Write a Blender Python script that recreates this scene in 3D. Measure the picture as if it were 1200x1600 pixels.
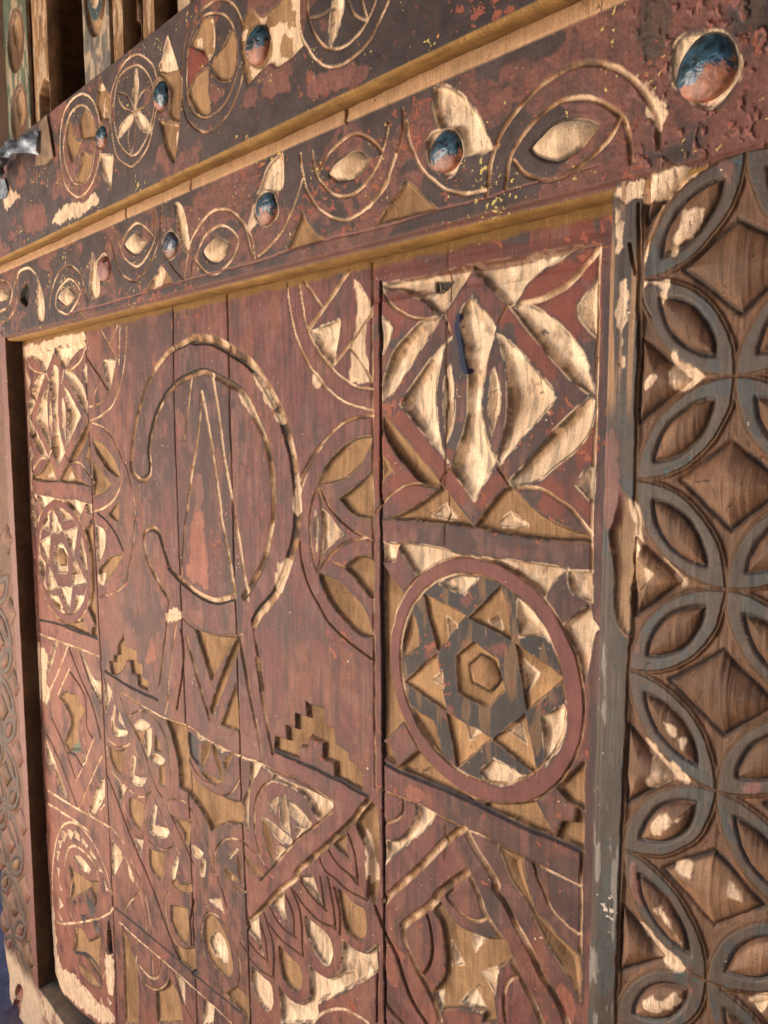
import bpy, math, re
import numpy as np
sc = bpy.context.scene
for o in list(bpy.data.objects): bpy.data.objects.remove(o)
COL = sc.collection

# ------------------------------------------------------------------ camera, world, sun
# trace frame: photo pixels (1200 x 1600) against a wall whose horizontals vanish at (-560, 672)
F = 1200.0; K = 0.8; GZ = 1.93          # focal length in px, metres from lens to door plane, eye height
_d = np.array([-1160., 128., F]); _d /= np.linalg.norm(_d)
AU = -_d; AV = np.array([0., F, -128.]); AV /= np.linalg.norm(AV)
AN = np.cross(AU, AV)
if AN[2] > 0: AN = -AN
def un(x, y, w=0.0):
    """photo pixel -> (u, v) on the plane w metres in front of the door"""
    r = np.stack([np.asarray(x, float)-600, 800-np.asarray(y, float), np.full(np.shape(x), F)], -1)
    t = -(K-w)/(r @ AN)
    P = r*t[..., None] if np.ndim(t) else r*t
    return P @ AU, P @ AV
def pj(u, v, w=0.0):
    X = u*AU[0]+v*AV[0]-(K-w)*AN[0]; Y = u*AU[1]+v*AV[1]-(K-w)*AN[1]; Z = u*AU[2]+v*AV[2]-(K-w)*AN[2]
    return 600+F*X/Z, 800-F*Y/Z
def world(u, v, w): return np.stack([np.broadcast_to(u, np.shape(w)), -np.asarray(w, float), np.asarray(v)+GZ], -1)

from mathutils import Matrix, Vector
cam_d = bpy.data.cameras.new("camera"); cam = bpy.data.objects.new("camera", cam_d); COL.objects.link(cam)
cam_d.sensor_fit = 'VERTICAL'; cam_d.sensor_height = 24.0; cam_d.lens = 24.0*F/1600
cam_d.clip_start = 0.02; cam_d.clip_end = 500
R = np.array([[AU[0], AU[1], -AU[2]], [-AN[0], -AN[1], AN[2]], [AV[0], AV[1], -AV[2]]])
M = Matrix([list(R[i])+[0] for i in range(3)]+[[0, 0, 0, 1]]); M.translation = Vector((0, -K, GZ))
cam.matrix_world = M
sc.camera = cam

SUN_EL, SUN_AZ = 44.0, 56.0       # degrees; azimuth from the wall's outward normal, negative = towards the left
az = math.radians(SUN_AZ); el = math.radians(SUN_EL)
sd = Vector((math.sin(az)*math.cos(el), -math.cos(az)*math.cos(el), math.sin(el)))   # towards the sun
wd = bpy.data.worlds.new("World"); sc.world = wd; wd.use_nodes = True
nt = wd.node_tree; nt.nodes.clear()
sky = nt.nodes.new("ShaderNodeTexSky"); sky.sky_type = 'NISHITA'; sky.sun_disc = False
sky.sun_elevation = el; sky.sun_rotation = math.atan2(sd.x, sd.y)
bg = nt.nodes.new("ShaderNodeBackground"); bg.inputs[1].default_value = 0.05
wo = nt.nodes.new("ShaderNodeOutputWorld")
nt.links.new(sky.outputs[0], bg.inputs[0]); nt.links.new(bg.outputs[0], wo.inputs[0])
sl = bpy.data.lights.new("sun", 'SUN'); sl.energy = 5.0; sl.angle = math.radians(.6); sl.color = (1.0, .99, .98)
so = bpy.data.objects.new("sun", sl); COL.objects.link(so)
so.rotation_euler = sd.to_track_quat('Z', 'Y').to_euler(); so.location = sd*6+Vector((0, 0, 2))
vs = sc.view_settings; vs.view_transform = 'Standard'; vs.look = 'None'; vs.exposure = 3.22; vs.gamma = 1.0; vs.use_curve_mapping = False

# ------------------------------------------------------------------ helpers
def lin(r, g, b):
    c = np.array([r, g, b], float)/255
    return np.where(c <= .04045, c/12.92, ((c+.055)/1.055)**2.4)
CL = dict(A=lin(178, 138, 98), R=lin(114, 65, 60), Rd=lin(82, 55, 53), O=lin(148, 90, 72), Oh=lin(126, 62, 48), W=lin(156, 120, 86), P=lin(222, 190, 158),
          D=lin(66, 58, 58), B=lin(108, 74, 52), Bl=lin(154, 116, 84), S=lin(80, 64, 56), T=lin(54, 70, 74), L=lin(72, 58, 57),
          Ls=lin(122, 80, 70), G=lin(150, 114, 66), N=lin(86, 58, 34), K=lin(34, 26, 22), Y=lin(206, 178, 60), Wh=lin(226, 218, 196), Gy=lin(120, 112, 104),
          E=lin(56, 47, 42), E2=lin(62, 54, 54), Ps=lin(238, 212, 180), Nv=lin(20, 28, 62), Gn=lin(96, 104, 88))
_tabs = {}
def vnoise(x, y, seed):
    if seed not in _tabs: _tabs[seed] = np.random.default_rng(seed).random((256, 256)).astype(np.float32)
    t = _tabs[seed]
    xi = np.floor(x).astype(np.int64); yi = np.floor(y).astype(np.int64)
    fx = (x-xi).astype(np.float32); fy = (y-yi).astype(np.float32)
    fx = fx*fx*(3-2*fx); fy = fy*fy*(3-2*fy)
    a = xi & 255; b = yi & 255; a1 = (xi+1) & 255; b1 = (yi+1) & 255
    return (t[a, b]*(1-fx)+t[a1, b]*fx)*(1-fy)+(t[a, b1]*(1-fx)+t[a1, b1]*fx)*fy
def fbm(x, y, seed, n=4):
    s = 0; a = .5; tot = 0
    for i in range(n):
        s = s+a*vnoise(x*2**i+17.3*i, y*2**i+9.1*i, seed+i); tot += a; a *= .5
    return s/tot            # 0..1, mean .5
def sst(a, b, x):
    t = np.clip((x-a)/(b-a), 0, 1); return t*t*(3-2*t)

TILE = {'px': (0, 0, 1)}
TOK = re.compile(r'(?:([A-Za-z]\w*):)?(-?[\d.]+),(-?[\d.]+)(\*?)')
def parse_pts(txt, cur):
    out = []; cor = []
    for t, x, y, c in TOK.findall(txt):
        if t: cur = t
        ox, oy, s = TILE[cur]
        out.append((ox+float(x)/s, oy+float(y)/s)); cor.append(bool(c))
    return np.array(out), cor
def catmull(p0, p1, p2, p3, n):
    t = (np.arange(n)/n)[:, None]
    return .5*((2*p1)+(p2-p0)*t+(2*p0-5*p1+4*p2-p3)*t**2+(3*p1-p0-3*p2+p3)*t**3)
def spline(P, cor, closed, n=4):
    N = len(P); out = []
    for i in range(N if closed else N-1):
        j = (i+1) % N
        p1, p2 = P[i], P[j]
        if closed: p0, p3 = P[i-1], P[(i+2) % N]
        else: p0 = P[i-1] if i else p1; p3 = P[i+2] if i+2 < N else p2
        if cor[i] and cor[j]: out.append(p1[None]); continue
        if cor[i]: p0 = p1
        if cor[j]: p3 = p2
        out.append(catmull(p0, p1, p2, p3, n))
    if not closed: out.append(P[-1][None])
    return np.concatenate(out)
def sdf(X, Y, P):
    """signed distance, positive inside"""
    d2 = np.full(X.shape, 1e9, np.float32); ins = np.zeros(X.shape, bool)
    for i in range(len(P)):
        a = P[i-1]; b = P[i]; e = b-a; L = e @ e
        if L < 1e-14: continue
        px = X-a[0]; py = Y-a[1]
        t = np.clip((px*e[0]+py*e[1])/L, 0, 1)
        d2 = np.minimum(d2, (px-t*e[0])**2+(py-t*e[1])**2)
        if a[1] != b[1]:
            ins ^= ((a[1] > Y) != (b[1] > Y)) & (px < (Y-a[1])*e[0]/e[1])
    d = np.sqrt(d2)
    return np.where(ins, d, -d)
def pdist(X, Y, P):
    d2 = np.full(X.shape, 1e9, np.float32)
    for i in range(1, len(P)):
        a = P[i-1]; b = P[i]; e = b-a; L = e @ e
        if L < 1e-14: continue
        px = X-a[0]; py = Y-a[1]
        t = np.clip((px*e[0]+py*e[1])/L, 0, 1)
        d2 = np.minimum(d2, (px-t*e[0])**2+(py-t*e[1])**2)
    return np.sqrt(d2)
def fit_circle(u, v, n=72):
    A = np.stack([u, v, np.ones_like(u)], 1); s = np.linalg.lstsq(A, u*u+v*v, rcond=None)[0]
    cx, cy = s[0]/2, s[1]/2; r = math.sqrt(s[2]+cx*cx+cy*cy)
    a = np.arange(n)*2*math.pi/n
    return np.stack([cx+r*np.cos(a), cy+r*np.sin(a)], 1)

# ------------------------------------------------------------------ carved surfaces
class Field:
    """a carved face: rows run from vb to vt, columns over us; H is the relief in metres, C the colour, ID the piece each point belongs to"""
    def __init__(s, name, w, us, vb, vt, dv, seed, base, warp=.0008):
        s.name, s.w, s.seed, s.deep = name, w, seed, 1.0
        nr = int((vt-vb)/dv)+2
        s.us = np.asarray(us); s.vs = np.linspace(vb, vt, nr)
        s.U, s.V = np.meshgrid(s.us, s.vs)
        s.X = (s.U+warp*2*(fbm(s.U*45, s.V*45, seed, 3)-.5)*2).astype(np.float32)
        s.Y = (s.V+warp*2*(fbm(s.U*45, s.V*45, seed+7, 3)-.5)*2).astype(np.float32)
        s.H = np.zeros(s.U.shape, np.float32); s.C = np.zeros(s.U.shape+(3,), np.float32); s.C[:] = base
        s.ID = np.zeros(s.U.shape, np.int32); s.parts = []; s.Wd = np.zeros(s.U.shape, np.float32)   # Wd: 1 bare wood, 0 paint
    def part(s, name, parent=None):
        s.parts.append((name, parent)); return len(s.parts)
    def box(s, P, m):
        lo = P.min(0)-m; hi = P.max(0)+m
        c0 = np.searchsorted(s.us, lo[0]); c1 = np.searchsorted(s.us, hi[0])
        r0 = np.searchsorted(s.vs, lo[1]); r1 = np.searchsorted(s.vs, hi[1])
        return (slice(r0, r1), slice(c0, c1)) if c1 > c0+1 and r1 > r0+1 else None
    def tint(s, b, m, col, wood=None):
        C = CL[col] if isinstance(col, str) else col
        g = fbm(s.U[b]*130, s.V[b]*16, s.seed+31, 3)[..., None]; g2 = fbm(s.U[b]*24, s.V[b]*24, s.seed+37, 3)[..., None]
        cc = C*(.62+.5*g+.3*g2)
        s.C[b] += m[..., None]*(cc-s.C[b])
        s.Wd[b] += m*((1.0 if (wood if wood is not None else col in ('A', 'W', 'P', 'B', 'Bl', 'N', 'G', 'E', 'Ps')) else 0.)-s.Wd[b])
    def pit(s, P, depth, prof, wall, col, pid=None, pale=0):
        depth *= s.deep
        b = s.box(P, .004)
        if b is None: return
        d = sdf(s.X[b], s.Y[b], P); ins = d > 0
        if not ins.any(): return
        D = max(float(d.max()), 1e-4)
        if prof == 'flat': f = sst(-.0024, max(wall, .0012), d)
        elif prof in ('bowl', 'cush'):
            # gouged from the right: a steep flank on the left, a long gentle one rising to the right
            area = .5*float(np.sum(P[:, 0]*np.roll(P[:, 1], -1)-np.roll(P[:, 0], -1)*P[:, 1])); sg = 1. if area > 0 else -1.
            e = np.roll(P, -1, 0)-P; nx = -e[:, 1]*sg; ny = e[:, 0]*sg; ln = np.hypot(nx, ny)+1e-9
            left = (nx+.25*ny)/ln > .12
            def part_d(sel):
                d2 = np.full(d.shape, 1e9, np.float32)
                for i in np.nonzero(sel)[0]:
                    a_ = P[i]; e_ = e[i]; L_ = e_ @ e_
                    if L_ < 1e-14: continue
                    px = s.X[b]-a_[0]; py = s.Y[b]-a_[1]; t_ = np.clip((px*e_[0]+py*e_[1])/L_, 0, 1)
                    d2 = np.minimum(d2, (px-t_*e_[0])**2+(py-t_*e_[1])**2)
                return np.sqrt(d2)
            wl = min(max(wall, .006), .55*D)
            if prof == 'bowl' and left.any() and not left.all():
                dl, dr_ = part_d(left), part_d(~left)
                wr = max(float(dr_[ins].max()), 1e-4)*.95
                A = 1-(1-np.clip(dl/wl, 0, 1))**1.7; B_ = np.clip(dr_/wr, 0, 1)**.62
                f = np.where(ins, A*B_, 0)
            else:
                f = .84*(1-(1-np.clip(d/wl, 0, 1))**2)+.16*(1-(1-np.clip(d/D, 0, 1))**2)
            for _ in range(2):
                f[1:-1, 1:-1] = (f[1:-1, 1:-1]*2+f[:-2, 1:-1]+f[2:, 1:-1]+f[1:-1, :-2]+f[1:-1, 2:])/6
        elif prof == 'vee': f = np.clip(d/D, 0, 1)**.9
        else: f = np.clip(d/max(wall, 1e-3), 0, 1)
        # hand tool marks on the floor
        f = f*(1+.07*(fbm(s.X[b]*70, s.Y[b]*70, s.seed+51, 3)-.5)*2)
        d0 = max(0., -float(np.median(s.H[b][ins])))
        if d0 < .001 or depth <= d0: d0 = 0.
        hit = d > -.0024 if (prof == 'flat' and d0 == 0) else ins
        s.H[b] = np.where(hit, np.minimum(s.H[b], -(d0+(depth-d0)*f)), s.H[b])
        m = sst(-.0005, .0006, d)
        if depth > .004:       # dark outline brushed on the paint along the cut
            no = fbm(s.X[b]*55, s.Y[b]*55, s.seed+77, 4)
            s.tint(b, sst(-.0075, -.001, d)*(1-m)*(1-np.clip(s.Wd[b], 0, 1))*sst(.34, .52, no)*.8, 'E2', 0)
            s.tint(b, sst(-.0030, -.0012, d)*(1-m)*sst(.40, .58, fbm(s.X[b]*85, s.Y[b]*85, s.seed+79, 4))*.85, 'Bl' if col != 'P' else 'P')
        s.tint(b, m, col)
        if col in ('A', 'P', 'W', 'B', 'Bl') and depth > .0035:
            wq = (.35 if prof == 'vee' else .62)*min(max(wall, .003), .006)*min(1., depth/.009)
            n = fbm(s.X[b]*60, s.Y[b]*60, s.seed+67, 3)
            k = m*sst(wq*1.15, wq*.45, d+wq*.4*(n-.5))*sst(.22, .40, n)*.8
            s.tint(b, k, 'E')
            st = fbm(s.X[b]*17, s.Y[b]*11, s.seed+69, 5)
            s.tint(b, m*sst(.46, .74, st)*(.5 if col == 'P' else .5), 'W' if col == 'P' else 'N')
            if col in ('P', 'Bl'): s.tint(b, m*.45*sst(.62, .70, fbm(s.X[b]*90, s.Y[b]*70, s.seed+87, 4))*sst(.42, .58, st), 'N'); s.tint(b, m*.5*sst(.56, .7, fbm(s.X[b]*150, s.Y[b]*18, s.seed+89, 3)), 'Gy', 1)
            if col == 'P': s.tint(b, m*.8*sst(.55, .70, fbm(s.X[b]*30, s.Y[b]*30, s.seed+73, 4)), 'Ps')
        if pale:      # worn pale patch, own outline
            n = fbm(s.X[b]*38, s.Y[b]*38, s.seed+61, 4)
            k = m*sst(.0, .02, n-(1.0-pale)+.0)*sst(.001, .003, d)
            s.tint(b, k, 'P')
        if pid: s.ID[b] = np.where(ins, pid, s.ID[b])
    def raise_(s, P, h, wall, col, pid=None):
        b = s.box(P, .01)
        if b is None: return
        d = sdf(s.X[b], s.Y[b], P)
        f = sst(-wall, .0004, d)
        s.H[b] = s.H[b]+(h-s.H[b])*f
        s.tint(b, sst(-.0012, .0006, d), col)
        if pid: s.ID[b] = np.where(d > -.0005, pid, s.ID[b])
    def cut(s, P, width, depth, col, pid=None):
        b = s.box(P, width+.004)
        if b is None: return
        width = np.maximum(width, 2.5*np.gradient(s.us[b[1]]))[None, :]
        wd_ = 1.0 if col in ('D', 'K', 'N') else None
        wv = width/2*(.9+.22*fbm(s.X[b]*30, s.Y[b]*30, s.seed+71, 3))
        d = pdist(s.X[b], s.Y[b], P)
        t = np.clip(1-d/wv, 0, 1)
        s.H[b] = np.minimum(s.H[b], np.where(t > 0, -depth*np.minimum(1, t*1.5), 1))
        nv = fbm(s.X[b]*34, s.Y[b]*34, s.seed+75, 4)
        s.tint(b, sst(.02, .35, t), col, wd_)
        if col == 'P': s.tint(b, sst(.02, .35, t)*sst(.46, .62, nv)*.85, 'W')
        elif col in ('Bl', 'W'): s.tint(b, sst(.02, .35, t)*sst(.5, .66, nv)*.7, 'P'); s.tint(b, sst(.02, .35, t)*sst(.48, .34, nv)*.7, 'E')
        if pid: s.ID[b] = np.where(t > 0, pid, s.ID[b])
    def boss(s, P, h, col, pid=None, edge=.004):
        """a cushion standing up from whatever lies round it, dark in the nick round its foot"""
        b = s.box(P, .012)
        if b is None: return
        d = sdf(s.X[b], s.Y[b], P); ins = d > 0
        if not ins.any(): return
        D = max(float(d.max()), 1e-4); t = np.clip(d/D, 0, 1)
        base = float(np.median(s.H[b][(d > -.006) & (d < 0)])) if ((d > -.006) & (d < 0)).any() else 0.
        n = fbm(s.X[b]*26, s.Y[b]*26, s.seed+57, 3)
        dome = base-.0015+h*(1-(1-t)**2.4)*(.86+.28*n)
        s.H[b] = np.where(ins, dome, s.H[b])
        s.H[b] -= .0022*np.exp(-(d/.0022)**2)
        s.tint(b, sst(-.0005, .0006, d), col)
        s.tint(b, sst(-edge*.8, 0, d)*sst(edge*1.1, edge*.3, d)*.8*sst(.3, .5, n), 'E')
        st = fbm(s.X[b]*19, s.Y[b]*13, s.seed+59, 5)
        s.tint(b, sst(.002, .006, d)*sst(.5, .72, st)*.6, 'Bl' if col == 'B' else 'W')
        s.tint(b, sst(.002, .006, d)*sst(.5, .34, st)*.5, 'N')
        if pid: s.ID[b] = np.where(ins, pid, s.ID[b])
    def patch(s, P, col, dh=0.0, rough=.003, wood=None, amt=1.0):
        b = s.box(P, .01)
        if b is None: return
        d = sdf(s.X[b], s.Y[b], P)+rough*2*(fbm(s.X[b]*75, s.Y[b]*60, s.seed+81, 5)-.5)*1.5
        m = sst(-.0016, .0016, d)*amt*(.72+.28*sst(.35, .5, fbm(s.X[b]*210, s.Y[b]*60, s.seed+85, 3)))
        s.tint(b, m, col, wood)
        if dh: s.H[b] += dh*m
    def carve(s, text, tf=None, pre=''):
        cur = 'px'
        for ln in text.strip().splitlines():
            ln = ln.strip()
            if not ln or ln[0] == '#': continue
            if ln[0] == 'T' and ln[1] == ' ':
                q = ln.split(); TILE[q[1]] = (float(q[2]), float(q[3]), float(q[4])); cur = q[1]; continue
            hd, pt = ln.split(';'); q = hd.split()
            P, cor = parse_pts(pt, cur)
            u, v = un(P[:, 0], P[:, 1], s.w); P = np.stack([u, v], 1)
            kind = q[0]
            if kind.endswith('o'): P = fit_circle(P[:, 0], P[:, 1]); cor = [False]*len(P)
            if tf is not None: P = tf(P)
            op = kind.rstrip('o')
            Q = P if kind.endswith('o') else spline(P, cor, op in ('pit', 'boss', 'rise', 'pat', 'loop'))
            if op == 'pit':      # pit name col depth prof wall [pale]
                pid = s.part(q[1])
                s.pit(Q, float(q[3])/1000, q[4], float(q[5])/1000, q[2], pid, float(q[6]) if len(q) > 6 else 0)
            elif op == 'boss': s.boss(Q, float(q[3])/1000, q[2], s.part(q[1]))
            elif op == 'rise': s.raise_(Q, float(q[3])/1000, float(q[4])/1000, q[2], s.part(q[1]))
            elif op == 'cut': s.cut(Q, float(q[2])/1000, float(q[3])/1000, q[1])
            elif op == 'ink':    # ink col width offset: dark old paint along one side of a groove
                t = np.gradient(Q, axis=0); t /= np.linalg.norm(t, axis=1, keepdims=True)+1e-9
                s.cut(Q+float(q[3])/1000*np.stack([-t[:, 1], t[:, 0]], 1), float(q[2])/1000, float(q[4])/1000 if len(q) > 4 else .0015, q[1])
            elif op == 'loop': s.cut(np.concatenate([Q, Q[:1]]), float(q[2])/1000, float(q[3])/1000, q[1])
            elif op == 'pat': s.patch(Q, q[1], float(q[2])/1000, float(q[3])/1000)
    def weather(s, grain=.0004, rough=.0003):
        g = fbm(s.U*260, s.V*14, s.seed+91, 3)-.5
        s.H += grain*2*g*(.4+s.Wd)
        s.H += rough*2*(fbm(s.U*120, s.V*120, s.seed+95, 3)-.5)
    def build(s, root, mat, base_names, extras=None, margin=70, cull=None):
        """base_names: list of (u_limit, name); points with ID 0 go to these strips.  extras: dict(bottom/top/left/right=[(offset, dw, colour)])"""
        U, V, H, C, ID, Wd = s.U, s.V, s.H+s.w, s.C, s.ID.copy(), s.Wd
        lim = [b[0] for b in base_names]
        strip = np.searchsorted(lim, s.us).clip(0, len(lim)-1)
        bid = -(strip+1)
        ID = np.where(ID == 0, bid[None, :], ID)
        for side, lst in (extras or {}).items():
            for off, w_, col in lst:
                col = np.asarray(CL[col] if isinstance(col, str) else col, np.float32)
                ax = 0 if side in ('bottom', 'top') else 1
                e = 0 if side in ('bottom', 'left') else -1
                t = lambda A: np.take(A, [e], ax)
                u1, v1, h1 = t(U).copy(), t(V).copy(), t(H).copy()
                if ax == 0: v1 = v1+off
                else: u1 = u1+off
                h1 = h1*0+w_+(0.0 if abs(off) < 1e-9 else 1)*0
                n = fbm(u1*40+w_*900, v1*40+w_*700, s.seed+5, 3)
                if ax == 0: v1 = v1+.0022*(fbm(u1*23+w_*160, v1*10, s.seed+6, 4)-.5)
                else: u1 = u1+.003*(n-.5)
                c1 = np.broadcast_to(col, u1.shape+(3,))*(.35+1.3*(.5*n+.5*fbm(u1*9, v1*9+w_*120, s.seed+8, 4))[..., None])
                i1 = -(np.searchsorted(lim, u1).clip(0, len(lim)-1)+1)
                cat = (lambda A, B: np.concatenate([B, A], ax)) if e == 0 else (lambda A, B: np.concatenate([A, B], ax))
                U, V, H, C, ID, Wd = cat(U, u1), cat(V, v1), cat(H, h1), cat(C, c1), cat(ID, i1), cat(Wd, np.ones_like(u1))
        X, Y = pj(U, V, H)
        ok = (X > -margin) & (X < 1200+margin) & (Y > -margin) & (Y < 1600+margin)
        if cull is not None: ok &= cull(U, V)
        W = world(U, V, H)
        # shading normals from the whole face, so pieces meet without a seam
        du = np.gradient(W, axis=1); dv = np.gradient(W, axis=0)
        N = np.cross(du, dv); N /= np.linalg.norm(N, axis=-1, keepdims=True)+1e-12
        nr, nc = U.shape
        idx = np.arange(nr*nc).reshape(nr, nc)
        q = np.stack([idx[:-1, :-1], idx[:-1, 1:], idx[1:, 1:], idx[1:, :-1]], -1).reshape(-1, 4)
        cell = ID[:-1, :-1].reshape(-1)
        okc = (ok[:-1, :-1] | ok[1:, 1:]).reshape(-1) if cull is None else (ok[:-1, :-1] & ok[1:, 1:]).reshape(-1)
        q, cell = q[okc], cell[okc]
        Wf, Nf, Cf = W.reshape(-1, 3), N.reshape(-1, 3), C.reshape(-1, 3)
        Df = Wd.reshape(-1)
        order = np.argsort(cell, kind='stable'); q, cell = q[order], cell[order]
        ids, st = np.unique(cell, return_index=True); st = list(st)+[len(cell)]
        bases = {}; out = []
        for k, i in enumerate(ids):
            fq = q[st[k]:st[k+1]]
            if i > 0 and len(fq) < 12: i_name = None
            vid, inv = np.unique(fq.reshape(-1), return_inverse=True)
            name = base_names[-i-1][1] if i < 0 else s.parts[i-1][0]
            me = bpy.data.meshes.new(name)
            nf = len(fq)
            me.vertices.add(len(vid)); me.loops.add(nf*4); me.polygons.add(nf)
            me.vertices.foreach_set('co', Wf[vid].astype(np.float32).ravel())
            me.loops.foreach_set('vertex_index', inv.astype(np.int32).ravel())
            me.polygons.foreach_set('loop_start', np.arange(0, nf*4, 4, dtype=np.int32))
            me.polygons.foreach_set('use_smooth', np.ones(nf, bool))
            a = me.attributes.new('Col', 'FLOAT_COLOR', 'POINT')
            a.data.foreach_set('color', np.concatenate([Cf[vid], Df[vid][:, None]], 1).astype(np.float32).ravel())
            me.update(calc_edges=True)
            me.normals_split_custom_set_from_vertices(Nf[vid].astype(np.float32))
            me.materials.append(mat)
            ob = bpy.data.objects.new(name, me); COL.objects.link(ob)
            if i < 0: bases[i] = ob
            out.append((i, ob, float(Wf[vid][:, 0].mean())))
        for i, ob, um in out:
            if i < 0: par = root
            else:
                k = -(int(np.searchsorted(lim, um).clip(0, len(lim)-1))+1)
                par = bases.get(k, root) if len(base_names) > 1 else root
            ob.parent = par; ob.matrix_parent_inverse = Matrix.Identity(4)
            if par is root: ob.location = -root.location
        return bases

def thing(name, loc, label=None, cat=None, group=None, kind=None):
    o = bpy.data.objects.new(name, None); COL.objects.link(o); o.location = loc; o.empty_display_size = .05
    tag(o, label, cat, group, kind); return o
def tag(o, label=None, cat=None, group=None, kind=None):
    if label: o['label'] = label
    if cat: o['category'] = cat
    if group: o['group'] = group
    if kind: o['kind'] = kind
def mesh_obj(name, verts, faces, mat, root=None, smooth=False):
    me = bpy.data.meshes.new(name); me.from_pydata([tuple(map(float, v)) for v in verts], [], faces); me.update()
    if smooth:
        for p in me.polygons: p.use_smooth = True
    me.materials.append(mat)
    o = bpy.data.objects.new(name, me); COL.objects.link(o)
    if root is not None: o.parent = root; o.location = -root.location
    return o
def slab(name, u0, u1, v0, v1, w0, w1, mat, root=None):
    """a plain block given in wall coordinates"""
    vs_ = [(u, -w, v+GZ) for w in (w0, w1) for v in (v0, v1) for u in (u0, u1)]
    fs = [(0, 2, 3, 1), (4, 5, 7, 6), (0, 1, 5, 4), (2, 6, 7, 3), (0, 4, 6, 2), (1, 3, 7, 5)]
    return mesh_obj(name, vs_, fs, mat, root)

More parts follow.
